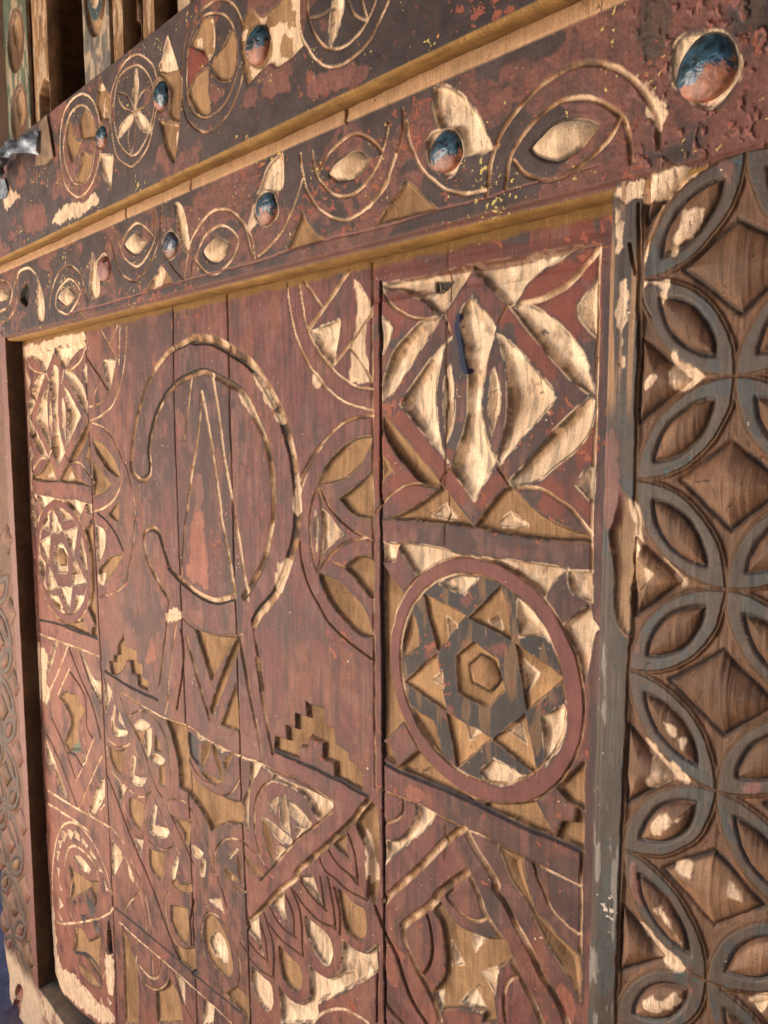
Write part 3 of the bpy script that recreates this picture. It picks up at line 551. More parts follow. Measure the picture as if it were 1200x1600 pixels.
CENTER = """
T G1 430 400 6
T G2 430 590 6
T G3 430 780 6
T G4 400 1030 6
T K1 180 500 4
T K2 180 780 4
T N1 150 980 4.8
T P1 150 1180 6
T P2 150 1370 5.217
T P3 320 1180 6
T P4 320 1370 5.217
T L2 460 1180 6
T L3 460 1370 5.217
# quarter roundels beside the right stile
cut P 5.5 2.5 ; G1:115,260 130,450 175,680 250,890 330,1050 450,1190 G2:400,0 480,100 600,200 720,260 915,308
cut P 4.5 2.5 ; G1:228,280 250,450 300,690 400,890 530,1060 690,1190 G2:690,55 800,95 915,115
cut P 10 4 ; G1:690,130 540,360 300,700
cut P 6 3 ; G1:265,240 340,340 435,480
pit carved_fan P 8 flat 9 ; G1:335,695* 590,595* 605,660 545,1030* 430,900 370,770
pat P -1.0 4 ; G1:750,195* 840,350* 915,490* 860,620 850,800 885,1190* 700,1190* 705,1000 740,720 770,450 725,250
cut P 7 3 ; G1:540,1020 690,840 800,690 905,540
cut P 6 3 ; G1:700,860 830,1030 900,1180
cut Bl 6 3 ; G2:915,360 760,380 620,440 480,570 350,730 270,870 235,960
cut Bl 4 2 ; G2:430,650 330,810 262,1000 235,1090
pit carved_leaf W 9 bowl 6 ; G2:915,545* 780,560 650,640 500,790 420,930 395,1010* 560,985 700,920 830,770 910,600*
pit carved_leaf W 9 bowl 6 ; G2:920,870* G2:780,1000 G2:598,1138* G3:640,40 G3:740,145 G3:922,180*
cut N 4.5 3 ; px:467,842 G3:250,590 330,850 440,1050 530,1190 px:550,1007 px:583,1031
cut Bl 4 2.5 ; G2:385,1060 345,1190 G3:325,200 335,420 365,600 395,690
cut W 5 2.5 ; G2:400,1040 430,1190 G3:450,300 430,500 400,660
pit carved_wedge P 6 flat 4 ; G3:440,100* 500,150 632,332* 455,492*
cut Bl 5 3 ; G2:420,1040 490,1190 G3:560,140 700,280 860,370 930,385
pit almond_slit P 4 vee 2 ; G3:380,115* 403,250 398,400 386,482* 368,300
cut Bl 6 3 ; G3:405,680 480,570 600,450 700,400 840,365
pit carved_leaf W 7 flat 5 ; G3:415,690* 600,780 750,930 850,1080 px:582,996* px:560,990 G3:640,1120 510,960 430,790
pit carved_leaf W 8 flat 6 ; G3:640,630* 760,545 860,540 930,590* 925,955* 860,890 750,740
cut W 4 2 ; G3:540,590 640,635
pit stepped_pyramid W 8 flat 2.5 ; G4:470,395* 500,430* 632,470* 640,620* 735,660* 742,800* 860,880* 868,970* L2:520,60* L2:635,160* L2:625,328* L2:385,208* G4:735,970* 630,930* 635,790* 495,725* 480,825* 405,815* 395,930* 178,852* 185,728* 300,770* 283,622* 375,660* 372,515* 490,560*
cut D 8 4 ; G4:165,855 400,960 740,1120 L2:560,320 700,395
cut W 9 4 ; G4:5,0 60,400 155,890
cut W 5 3 ; G4:0,570 60,985
cut Bl 5 3 ; G4:60,985 300,1100 L2:0,215 L2:200,330 L2:375,450
# horseshoe motif
cut Bl 15 4.5 ; K1:480,118 330,205 225,350 150,550 108,750 95,900 112,960 170,1000 212,970 220,900 212,800 240,650 300,500 380,400 480,345 560,325 680,380 800,460 880,620 940,760 980,950 988,1190 K2:970,200 930,380 860,520 800,610
cut Bl 22 5.5 ; K1:480,118 600,125 720,185 840,270 940,400 1040,600 1100,800 1130,1000 1145,1190 K2:1140,100 1125,250 1075,430 1000,600 900,720 865,785
cut Bl 12 4 ; K2:340,430 300,300 270,205 220,180 178,230 200,380 270,520 335,635
cut Bl 15 5 ; K2:330,420 450,540 600,630 740,610
cut Bl 6 3 ; K2:335,635 315,830 285,1100 265,1200
cut P 6 3 ; K2:385,760 355,950 330,1200 N1:545,520 515,650
cut W 8 5 ; K2:862,785 925,1190
cut Bl 6 4 ; K2:770,850 845,1200
cut Bl 3.5 2 ; K2:400,730 500,810 650,855 790,845
cut W 7 2 ; K1:480,350 450,600 430,750
cut W 9 2.5 ; K1:540,450 520,700 480,950 450,1190 K2:430,200 412,520
cut P 10 2.8 ; K1:540,450 580,650 620,900 660,1190 K2:660,100 710,350 748,600
cut P 10 2.8 ; K1:605,345 640,550 680,850 740,1190 K2:780,300 830,630
pat O -.7 8 ; K2:480,100 540,80 550,260 580,400 580,540 550,550 500,520 450,480 470,330
pat Ls -.7 6 ; K1:380,560 430,620 425,720 390,740
pat Ls -.7 8 ; K1:500,950 545,1000 540,1150 500,1180
pat Ls -.7 8 ; K1:720,560 770,700 760,1150 725,1180
pat P -.5 8 ; K2:320,710 380,690 410,740 330,770
pat Ls -.5 8 ; K2:460,720 540,690 545,800 500,780
pat Ls -.5 6 ; K2:715,620 745,640 745,900 715,800
pat P -.5 2 ; px:490,577* 500,590 502,602 494,606 488,595
ink E 5 6 3.0 ; K1:480,118 330,205 225,350 150,550 108,750 95,900 112,960 170,1000 212,970 220,900 212,800 240,650 300,500 380,400 480,345 560,325 680,380 800,460 880,620 940,760 980,950 988,1190 K2:970,200 930,380 860,520 800,610
ink E 6 -9 3.5 ; K1:480,118 600,125 720,185 840,270 940,400 1040,600 1100,800 1130,1000 1145,1190 K2:1140,100 1125,250 1075,430 1000,600 900,720 865,785
ink E 4.5 5 2.5 ; K2:340,430 300,300 270,205 220,180 178,230 200,380 270,520 335,635
ink E 5 -6 3 ; K2:330,420 450,540 600,630 740,610
pat P -.2 6 ; K2:1010,420 1085,380 1060,520 1020,600 1000,540
pat P -.2 6 ; K1:860,330 960,470 1040,640 1000,600 900,440
pat P -.2 6 ; K1:760,440 860,540 890,640 850,600
pat P -.2 6 ; K1:1120,980 1150,1000 1150,1190 1120,1190
# zigzag below the horseshoe
pit carved_wedge W 8 flat 6 ; N1:740,10* 900,60 1050,70* 860,405*
cut W 12 5 ; N1:680,80 760,380 850,690
pit carved_wedge W 7 flat 5 ; N1:1052,85* 1060,200 872,655* 850,620* 960,300
cut W 8 4 ; N1:1080,130 1140,450 1200,760
cut N 6 5 ; N1:630,20 655,110 655,280 608,610
pit carved_triangle W 6 flat 5 ; N1:1050,420* 1070,780* 940,730*
cut D 9 4 ; N1:70,330 240,440 462,545
cut P 5 3 ; N1:180,490 360,600 510,680 680,740 840,850 960,910 1080,970 1200,1010
pat Ls -.6 5 ; N1:920,810 1080,800 1200,850 1200,980 1080,930
pat O -.6 5 ; N1:415,95 440,200 445,255 380,270 375,200
pat Ls -.6 4 ; N1:840,740 880,730 905,790 890,830
pit stepped_pyramid W 7 flat 3 ; N1:205,60* 215,140* 300,180* 305,265* 345,290* 345,380* 390,405* 388,475* 318,440* 312,365* 268,345* 262,255* 225,252* 222,285* 195,300* 200,320* 150,355 120,360* 100,260* 135,262* 135,210* 165,205* 165,145*
pit carved_triangle P 6 flat 5 ; N1:60,370* 120,490* 75,640*
# round flower at the left, with pale petals
pit carved_ground W 9 flat 7 ; N1:520,690* 680,745* 690,900 705,1050 P1:860,40 P1:930,230 P1:1050,330 P1:1190,400 P3:340,440* P3:360,480* P3:360,665* P3:300,650 P3:200,640 P3:80,700* P1:1080,720* P1:1000,550 P1:870,370 P1:780,300* P1:770,100 N1:600,950 N1:560,800
pit carved_petal P 7 bowl 4 ; N1:280,740* 340,695 410,740* 380,770 310,768
pit carved_petal P 7 bowl 4 ; N1:360,770* 415,750* 415,900 400,980* 375,950
pit carved_petal P 7 bowl 4 ; N1:410,975* 450,945 520,1000* 490,1030 430,1018
pit carved_petal W 6 bowl 4 ; N1:475,1050 515,1035* 520,1190* 480,1190*
pit carved_petal W 5 flat 4 ; N1:285,775* 350,790* 355,870* 320,850
pit carved_petal W 5 flat 4 ; N1:440,800* 470,860 495,950* 440,920*
cut Bl 4 2.5 ; N1:250,665 340,625 450,690 530,850 560,1000 560,1190
cut W 6 4 ; N1:180,510 245,690 330,850 445,1190 P1:640,430 P1:840,860 P1:920,1030
cut Bl 4 2 ; N1:110,500 150,620 230,780 400,1190 P1:560,430 P1:740,850 P1:780,930
# column of scales beside the left stile
pit carved_hook P 7 bowl 4 ; N1:130,580* 147,600 137,740 230,780* 230,800 180,825 120,790* 115,700
pit carved_triangle P 5 vee 3 ; N1:175,640* 215,750* 168,705*
cut Bl 4.5 2.5 ; N1:85,840 150,890 220,895 250,870
pit carved_cup W 5 flat 5 ; N1:95,880* 150,930 222,915* 205,1000 185,1110* 150,1080 110,990
cut Bl 4 2 ; N1:80,900 100,1050 180,1160 P1:230,280 265,270 275,120 N1:225,920
pit carved_hook P 7 bowl 4 ; P1:340,0* 375,20* 357,190* 470,220* 450,270 400,285 330,258* 330,100
cut Bl 4.5 2.5 ; P1:310,330 380,380 450,390 520,345
pit carved_cup W 5 flat 5 ; P1:310,410* 360,410 445,460* 440,600 410,700* 350,630 310,530
cut Bl 4 2 ; P1:285,300 250,420 330,700 430,780 455,700 460,500 482,390
pit carved_hook P 7 bowl 4 ; P1:550,450* 575,480* 552,650* 682,700* 670,760 600,770 510,722* 515,600
cut Bl 4.5 2.5 ; P1:480,790 560,860 640,890 720,850
pit carved_cup W 5 flat 5 ; P1:500,880* 600,910 650,920* 640,1130* 590,1160 510,1050
pit carved_wedge P 6 flat 4 ; P1:215,290* 270,290* 235,440*
pit carved_wedge P 6 flat 4 ; P1:360,790* 440,800* 420,955*
cut N 7 5 ; P1:110,200 200,430 330,780 480,1130 P2:420,0 500,200 580,430 680,680
pit carved_hook P 7 bowl 4 ; P1:760,950* P1:772,1000 P1:730,1190* P1:705,1100
pit carved_hook W 7 bowl 4 ; P2:610,50* 650,15 690,60 780,50* 785,130* 730,138 650,100
pit carved_cup W 5 flat 5 ; P2:610,230* 740,255* 752,420 735,560* 660,470 612,350
cut N 7 5 ; P2:800,190 770,350 780,560
cut Bl 4 2 ; P2:590,130 560,200 590,400 660,560
pit carved_ground W 6 flat 5 ; P2:640,560* 740,590 802,570* 820,790* 680,680*
loop W 4 2.5 ; P1:670,450 740,415 840,450 888,530 860,615 740,600
pit carved_petal W 5 flat 4 ; P1:740,605* 850,620* 840,755*
pit carved_petal W 6 bowl 4 ; P1:860,620 890,640* 880,840* 830,850* 830,700
pit carved_petal P 6 bowl 4 ; P1:900,860* 930,850 1010,920* 980,970 920,940
pit carved_petal P 6 bowl 4 ; P1:990,980* 1030,1000 1020,1130* 985,1120
cut Bl 4 2 ; P1:890,500 960,640 1050,850 1090,1100
cut Bl 4 2 ; P1:900,620 950,760 1000,880
# oval boss and the slanting bar below it
pit oval_ring W 5 flat 5 ; P2:880,370 930,310 1000,370 1070,520 1110,700 1100,800 1030,790 950,700 890,560
pit oval_eye P 11 bowl 6 ; P2:915,520 970,450 1030,530 1060,650 1045,730 970,670 930,600
loop Bl 4 2.5 ; P2:860,420 870,600 950,800 1080,980 1150,930 1170,700 1110,500 1000,330 900,300
pit nail_hole K 9 bowl 4 ; P2:775,770 810,750 840,785 815,825 780,805
cut D 7 4 ; P2:150,250 420,470 680,690 900,880 1190,1120
cut P 4.5 2.5 ; P2:190,370 340,510 540,680 720,840 960,1060 1100,1190
cut Bl 4 2.5 ; P2:230,262 350,120
cut Bl 4 2 ; P2:350,0 400,150 460,480
cut Bl 4 2 ; P2:300,0 370,170 410,440
cut Bl 4 2 ; P1:130,670 260,830 350,1050 430,1190
cut Bl 4 2 ; P1:150,800 280,980 370,1190
pit carved_wedge P 5 flat 4 ; P1:150,810* 200,860 250,960* 155,1150*
pat P -.6 3 ; P1:300,1040 330,1100 350,1180 320,1150
pit carved_strip W 5 flat 4 ; P2:215,380* 240,480 332,760 342,1190* 240,1190*
cut Bl 4 2 ; P2:330,510 330,680
cut P 5 3 ; P2:455,600 465,820
cut P 7 3.5 ; P2:350,720 440,820 500,820 530,740 530,680
cut Bl 4.5 2.5 ; P2:250,440 320,680 380,850 480,920 560,880 590,800
pit carved_strip W 7 flat 5 ; P2:490,935* 570,900 600,830* 680,1000 700,1190* 500,1190*
pit carved_strip P 6 flat 5 ; P2:650,800* 720,860* 725,1040* 680,950
cut N 5 3 ; P2:640,790 690,980 800,1190
pit carved_strip P 6 flat 5 ; P2:890,1000* 965,1060* 950,1190* 870,1190*
# arches with leaf stars
cut Bl 5 3 ; P3:0,320 80,370 170,390 260,340 320,230
pit carved_petal D 5 flat 4 ; N1:690,780* 760,850* 770,1040* 705,950
pit carved_petal W 7 vee 4 ; N1:800,870* 860,860* 840,980 785,1060*
pit carved_petal W 7 vee 4 ; N1:860,880* 900,900 960,1150* 920,1080
pit carved_petal W 7 vee 4 ; N1:950,1000* 1030,930* 970,1100*
pit carved_petal W 6 bowl 4 ; N1:780,1060* 900,1130 965,1160* 900,1180 820,1130
pit carved_triangle P 5 vee 3 ; N1:760,800* 840,850* 780,855*
pit carved_triangle P 5 vee 3 ; N1:890,885* 1000,930* 940,935*
cut Bl 4.5 3 ; N1:680,780 695,950 760,1100 900,1190
pit carved_strip P 6 flat 4 ; P3:430,60* 530,80* 500,160 440,240 412,400 402,700* 372,640 365,430 420,280
pit carved_ground P 9 flat 6 ; P3:530,90* 640,170 800,260 1000,340 1190,450* 1190,490 1070,602* 1040,570 950,400 830,310 680,250 620,245* 640,180*
cut Bl 5 3 ; P3:620,245 540,300 480,420 465,600 480,780 520,945
pit leaf_star_petal P 8 vee 5 ; P3:590,460* 690,400* 660,550* 600,485
pit leaf_star_petal P 9 vee 5 ; P3:720,400* 762,410 805,820* 780,720 720,660 705,500
pit leaf_star_petal P 9 vee 5 ; P3:780,430* 880,500 1000,640* 960,692 850,620 790,540
pit leaf_star_petal P 9 vee 5 ; P3:540,590* 600,610 812,790* 800,842 700,800 620,700
pit leaf_star_petal W 8 vee 5 ; P3:540,600* 600,680 640,850 650,1025* 590,900 550,750
pit leaf_star_petal P 7 vee 4 ; P3:850,670* 935,690* 855,785*
pit leaf_star_petal P 7 vee 4 ; P3:680,850* 760,880* 670,985*
cut Bl 5 3 ; P3:90,1100 90,950 140,830 240,780 340,810 480,920 590,1080
pit leaf_star_petal P 6 vee 4 ; P3:230,900* 310,880* 235,965*
pit leaf_star_petal W 7 vee 4 ; P3:300,910* 330,1000 345,1190* 310,1100
pit leaf_star_petal W 7 vee 4 ; P3:370,940* 450,1010 552,1130* 470,1110 390,1010
pit leaf_star_petal W 7 vee 4 ; P3:170,1050* 250,1100 330,1190* 220,1165
cut W 5 4 ; P4:110,0 180,250
cut W 5 4 ; P4:210,10 250,80 330,130
pit carved_triangle P 5 vee 3 ; P4:30,190* 130,180* 155,290*
cut W 12 6 ; L2:690,425 550,605 380,775 250,895 20,1095 P4:740,20 600,120 480,250 350,385
cut Bl 6 3 ; P3:520,1175 680,1010 840,815 1000,690 1190,530
# feathers under the slanting bar
pit carved_ground W 9 flat 7 ; L2:555,620* 720,440* 780,560 785,1000 790,1110 L3:655,230* L3:600,170* L2:690,960 L2:640,820 L2:585,690
pat P -.4 8 ; L2:620,690 680,760 700,950 790,1150 690,1170 650,1050 690,960
pit carved_wedge W 7 flat 5 ; L2:360,825* 480,735* 490,900 512,980* 430,905
pit carved_wedge P 7 flat 5 ; P4:540,232* 640,110* 650,280 692,410* 620,300
pit carved_wedge P 7 flat 5 ; P4:350,385* 430,312* 450,480 472,642* 420,520 350,440
pit carved_wedge P 7 flat 5 ; L3:20,12* 150,0* 180,100 217,212* 120,90
cut N 4.5 3 ; L3:0,120 80,240 200,360 340,420
cut N 4.5 3 ; L3:30,0 130,150 262,280
cut N 4.5 3 ; L3:210,0 250,255
cut N 4.5 3 ; L3:270,0 320,250 332,430
cut N 4.5 3 ; L3:330,10 430,110 590,192
cut N 4.5 3 ; L3:600,0 598,185
cut N 4.5 3 ; L3:330,90 370,300 370,475
cut N 4.5 3 ; L3:460,0 520,65
cut N 4.5 3 ; L2:485,700 560,900 595,1190
cut N 4.5 3 ; L2:310,870 400,1020 590,1170
cut N 4.5 3 ; L2:230,930 280,1070 420,1190
cut N 4.5 3 ; P4:430,320 490,500 512,700
cut N 4.5 3 ; P4:480,290 540,480 565,650 560,815
cut N 4.5 3 ; P4:530,250 620,400 745,500
cut N 4.5 3 ; P4:520,380 620,510 800,650
cut N 4.5 3 ; P4:640,120 720,300 730,485
cut N 4.5 3 ; P4:700,90 780,300 800,645
cut N 4.5 3 ; P4:350,520 430,620 512,692
cut N 4.5 3 ; P4:360,660 450,760 567,832
cut N 4.5 3 ; P4:290,540 350,625
pit scallop W 7 flat 5 ; L3:350,100* 400,130 480,220 560,270 580,350 570,480 520,520 440,470 400,390 370,250
pit scallop P 7 flat 5 ; L3:90,320* 150,380 270,480 310,620 280,710 220,692 140,560 95,420
pit scallop W 7 flat 5 ; P4:600,560* 680,640 780,760 785,880 740,940 650,850 610,700
pit scallop P 7 flat 5 ; P4:390,740* 480,830 540,890 550,1030 510,1092 420,990 385,860
pit carved_ground P 8 flat 6 ; L3:395,520* 500,602 600,620 668,560* 672,770* 560,840 480,890 320,965 130,1065* 100,1040* 150,950 130,740* 220,812 300,832 380,765*
pit carved_ground P 8 flat 6 ; P4:850,730* 930,812 1040,840 1112,800* 1190,790* 1190,890 1100,935 930,1015 920,1120 880,1190* 620,1190* 622,1100 605,895* 700,1012 800,1042 862,960
pit carved_ground W 7 flat 6 ; P4:250,900* 350,1000 350,1190 300,1100 180,960
cut P 6 3 ; L3:150,1190 220,1110 330,1080 450,1100 600,1190
cut N 4 5 ; L3:680,560 670,1190
"""
RIGHT3 = """
T Q1 590 1190 5.714
T Q2 590 1390 5.714
T Q3 760 1190 6
T Q4 760 1390 5.714
pit spandrel W 8 flat 5 ; Q3:0,390* 150,402 300,390 460,370* 642,722* 380,600 150,500 0,440
pit spandrel W 8 flat 5 ; Q3:660,240* 800,110 915,0* 915,460* 850,420 770,380
pit spandrel W 9 flat 5 ; Q3:710,565* 820,570* 850,440* 905,540 910,832* 650,712*
cut D 7 4 ; Q1:60,15 200,95 400,170 620,260 800,345 1000,440 1190,540 Q3:400,640 Q3:640,740 Q3:900,850
cut Bl 4 2.5 ; Q1:40,255 230,330 400,400 520,470 780,600 1000,700 Q3:160,800 Q3:340,890 480,970 700,1080 890,1170
pit carved_ground P 8 flat 6 ; Q1:345,390* 400,400 512,470* 430,590 250,745 70,905* 75,712* 200,692 300,580 350,470
cut W 6 3 ; Q1:230,340 225,440 170,520 60,558
cut K 6 8 ; Q1:48,440 58,600 60,880
cut Bl 13 6 ; Q1:775,600 620,705 450,880 280,1040 100,1200 Q2:60,115
cut Bl 13 6 ; Q1:790,620 870,780 960,920 1060,1090 Q4:80,0 180,150 280,350 400,570 500,780 640,1000 720,1190
cut Bl 13 6 ; Q1:800,990 700,1060 540,1180 Q2:500,120 350,230 220,335
cut W 11 5 ; Q2:220,340 250,500 350,700 460,920 560,1160
cut W 10 5 ; Q1:810,1000 900,1190 Q2:960,220 1090,425
cut W 10 5 ; Q4:210,600 270,740 380,930 500,1190
pit carved_ground W 7 flat 5 ; Q2:490,170* 560,110* 640,230 740,340 940,430 1130,440* 1190,600* 1180,640 1070,700 1050,850* 1030,960* 1060,1190* 940,1190* 945,1100 760,1065 550,1075* 480,922* 570,830 605,700 600,500 560,300
cut N 6 4 ; Q2:430,210 480,380 490,560 460,700 400,770
pit carved_wedge P 13 vee 6 ; Q2:640,480* 752,692* 640,700*
pit carved_wedge P 13 vee 6 ; Q2:800,365* 955,445* 845,575*
pit carved_wedge P 14 vee 6 ; Q2:895,750* 1072,715* 1032,975*
pit carved_wedge P 13 bowl 6 ; Q2:850,880* 952,1100* 715,1035*
pit carved_wedge P 10 bowl 6 ; Q2:480,930* 562,920* 552,1080*
cut Bl 6 3.5 ; Q2:680,0 620,70 700,170 800,260 900,290 970,250 960,215
cut Bl 6 3.5 ; Q4:170,1190 155,950 190,830 265,790
cut N 9 5 ; L3:660,250 740,460 830,640 Q2:200,700 300,980 430,1190
pat O -.7 5 ; Q2:40,560 110,640 190,800 140,860 60,720
pat O -.7 4 ; Q2:100,410 160,500 230,590 220,660 160,590
pat O -.7 4 ; Q1:250,230 290,195 390,245 400,320 330,375 250,310
cut K 5 6 ; Q2:70,730 72,1000
cut N 10 5 ; Q2:70,1015 140,1110 220,1190
pit carved_blade W 10 flat 22 ; Q3:110,790* 230,835 340,895* 355,1050 400,1190 Q4:430,160 530,280 680,440 850,600* 850,950* 822,1000 780,870 650,650 500,400 380,150 Q3:230,1100 170,930
cut Bl 5.5 3 ; Q3:440,960 480,1100 520,1190 Q4:580,180 700,310 845,412
cut W 5 4 ; Q3:895,850 885,1150
cut W 5 3 ; Q4:845,0 840,560
pat O -.5 6 ; Q4:640,850 780,950 800,1120 720,1150 620,1000
"""
LEFT3 = """
T U1 0 880 5.4545
T U2 0 1080 5.4545
T U3 0 1260 6
T U4 0 1400 6
T V1 0 500 5.4545
T V2 0 680 5.4545
cut D 7 3 ; U1:335,480 500,520 620,570 830,640
cut P 6 2.5 ; U1:335,605 490,665 700,740 840,800
pit carved_wedge P 7 flat 7 ; U1:400,900* 460,690* 492,672* 445,850 405,940
cut P 7 3 ; U1:575,710 480,960 370,1190
cut P 7 3 ; U1:590,900 540,1010 490,1120
cut N 7 4 ; U1:590,730 690,990 780,1190 U2:860,400
cut N 7 4 ; U1:590,920 720,1130 U2:740,300 U2:790,400
cut N 8 4 ; U1:680,760 760,1000 862,1190
pit carved_wedge P 7 flat 7 ; U1:700,770* 760,1000 858,1190* 858,1000* 800,990
pit carved_ground W 7 flat 8 ; U2:500,50* 560,0 590,20 650,30 722,170* 660,300 692,505* 580,510* 545,440* 600,300 600,230 560,130
pat Gn 0 6 ; U2:620,440 680,470 670,520 610,510
cut N 7 3.5 ; U2:440,230 540,450 640,740
cut N 7 3.5 ; U2:400,370 520,620 655,985
pit carved_wedge P 7 flat 7 ; U2:400,420* 450,560 560,860 570,945* 500,770 440,640 402,602*
cut P 7 3 ; U2:870,540 780,740 670,1000
cut P 6 3 ; U2:800,400 720,600 650,770
pit carved_wedge P 7 flat 7 ; U2:890,720* 890,900* 800,1062* 752,1040* 820,850
cut Bl 6 2.5 ; U2:800,1100 820,960 890,910
cut P 6 2.5 ; U2:840,1010 890,970
cut Bl 6 2.5 ; U2:690,220 700,380 740,520
cut P 4.5 2 ; U2:410,850 600,970 830,1100 930,1160
cut P 4.5 2 ; U2:410,960 600,1080 750,1190
pit carved_triangle P 6 flat 5 ; U2:700,540* 742,570* 720,640*
cut D 8 3 ; U2:580,525 640,545 700,650
# comb panel
loop P 5 2.5 ; U3:600,1100 500,1000 490,600 520,350 570,200 660,150 760,200 870,340 960,520 1020,720 1030,1000
pit comb_tooth P 6 vee 3 ; U3:580,225* 630,260* 600,330* 585,280
pit comb_tooth P 6 vee 3 ; U3:640,210* 690,250* 670,310* 640,270
pit comb_tooth P 6 vee 3 ; U3:705,225* 745,270* 745,335* 700,280
pit comb_tooth P 6 vee 3 ; U3:770,285* 825,370* 810,395* 765,330
pit comb_tooth P 6 vee 3 ; U3:845,390* 900,490* 870,480* 840,430
pit comb_tooth P 6 vee 3 ; U3:915,520* 960,620* 930,610*
pit comb_tooth P 6 vee 3 ; U3:975,690* 1015,790* 990,780*
pit comb_tooth P 6 vee 3 ; U3:545,310* 585,320* 560,400*
pit comb_tooth P 6 vee 3 ; U3:525,415* 560,430* 540,510*
pit comb_tooth P 6 vee 3 ; U3:530,570* 565,590* 550,660*
pit comb_tooth P 6 vee 3 ; U3:555,715* 585,780* 560,790*
pit comb_tooth P 6 vee 3 ; U3:555,850* 595,930* 560,960*
pit comb_tooth P 6 vee 3 ; U3:545,985* 590,1080* 560,1060*
cut P 7 3 ; U3:600,560 620,440 660,380 720,380 820,460 890,560 920,690
pit oval_eye P 8 bowl 5 ; U3:695,480 740,460 800,520 850,600 810,622 740,560
pit carved_ground W 7 flat 6 ; U3:650,570* 740,640 830,700 920,705* 905,900 890,950* 880,860 840,780 800,800* 700,850 650,890* 672,740
pit carved_ground W 7 flat 6 ; U4:700,290* 780,320 820,430* 940,370* 930,600 950,800* 850,640 760,540 690,530* 705,420
pit carved_leaf W 6 vee 4 ; U4:730,650* 820,680 900,780 955,850* 860,830 780,750
pit crown_notch D 6 vee 4 ; U3:685,870* 720,900* 700,930*
pit crown_notch D 6 vee 4 ; U3:735,850* 765,880* 750,920*
pit crown_notch D 6 vee 4 ; U3:800,800* 890,960* 870,1060* 820,930
pit crown_notch D 6 vee 4 ; U3:750,1010* 800,1020* 790,1130*
pit crown_notch D 6 vee 4 ; U4:870,230* 910,230* 925,350* 890,310
pit crown_notch D 6 vee 4 ; U4:780,310* 830,430* 800,420*
cut D 10 4 ; U4:700,535 800,560 900,680 955,830
cut W 8 4 ; U3:640,500 670,650 650,850
cut W 8 4 ; U4:640,120 700,290 690,520
cut W 7 3 ; U4:970,480 990,650 950,800
pit comb_tooth P 6 vee 3 ; U4:880,950* 915,1040* 890,1040*
pit comb_tooth P 6 vee 3 ; U4:945,955* 975,1050* 945,1040*
pit comb_tooth P 6 vee 3 ; U4:1000,940* 1045,1000* 1020,1030*
pit comb_tooth P 6 vee 3 ; U4:740,790* 775,880* 745,870*
pit comb_tooth P 6 vee 3 ; U4:800,880* 850,1000* 820,990*
pit rotted_gap K 16 flat 4 ; U4:1015,230* 1040,330 1055,550* 1030,560 1005,420
pat P -.8 10 ; U4:485,100 520,300 560,640 700,740 880,960 1000,1060 1080,1190 950,1190 760,1050 560,870 490,700
pat P -.6 5 ; U4:980,560 1060,600 1060,900 1010,900
# left quarter roundels
cut P 6 2.5 ; V1:1020,60 1015,250 1010,380
cut P 6 2.5 ; V1:1078,60 1060,350 1020,560 960,720 870,810 770,862
cut P 7 3 ; V1:850,70 930,220 990,330
cut P 7 3 ; V1:1000,50 935,195
pit carved_fan P 7 flat 6 ; V1:880,340* 990,330* 935,592* 900,480
cut N 7 3 ; V1:740,320 840,470 920,600
cut Bl 5 2 ; V1:870,440 800,640
cut Bl 5 2 ; V1:760,742 850,712 935,605
cut Bl 6 2.5 ; V1:780,880 880,920 980,1040 1040,1190 V2:1080,280 1130,500 1150,700 1130,950 1100,1100 U1:1080,140 1000,240 850,287
pit carved_leaf W 9 bowl 6 ; V2:780,30* 860,60 970,200 1030,372* 920,300 830,170
pit carved_leaf W 9 bowl 6 ; V2:790,210* 860,300 952,422* 870,512 800,527*
cut P 7 3 ; V2:1035,390 980,530 900,612 790,652
cut D 7 3 ; V2:830,660 950,780 1050,980
pit carved_leaf W 9 bowl 6 ; V2:920,670* 1012,560* 1012,742* 970,720
pit carved_leaf W 9 bowl 6 ; V2:1060,1010* 960,1030 870,1110 U1:840,60* U1:870,180* U1:960,90
pit carved_wedge P 6 flat 5 ; V2:820,770* 890,820 890,960 840,1092* 820,1000
pat P -.4 4 ; U1:840,100 880,90 885,180 845,170
pat P -.5 10 ; V1:160,230 400,190 520,120 690,90 720,220 500,230 440,250 200,330
pat P -.6 4 ; px:25,548 33,548 45,760 55,960 66,1200 83,1490 76,1490 61,1190 48,960 38,760
pat P -.6 8 ; U1:300,700 400,780 390,1000 430,1100 400,1190 320,1100
pat Ls -.5 8 ; U1:930,330 980,420 1060,540 1100,640 1040,580 960,440
pat Ls -.5 8 ; V2:1080,540 1130,640 1120,700 1090,680
"""
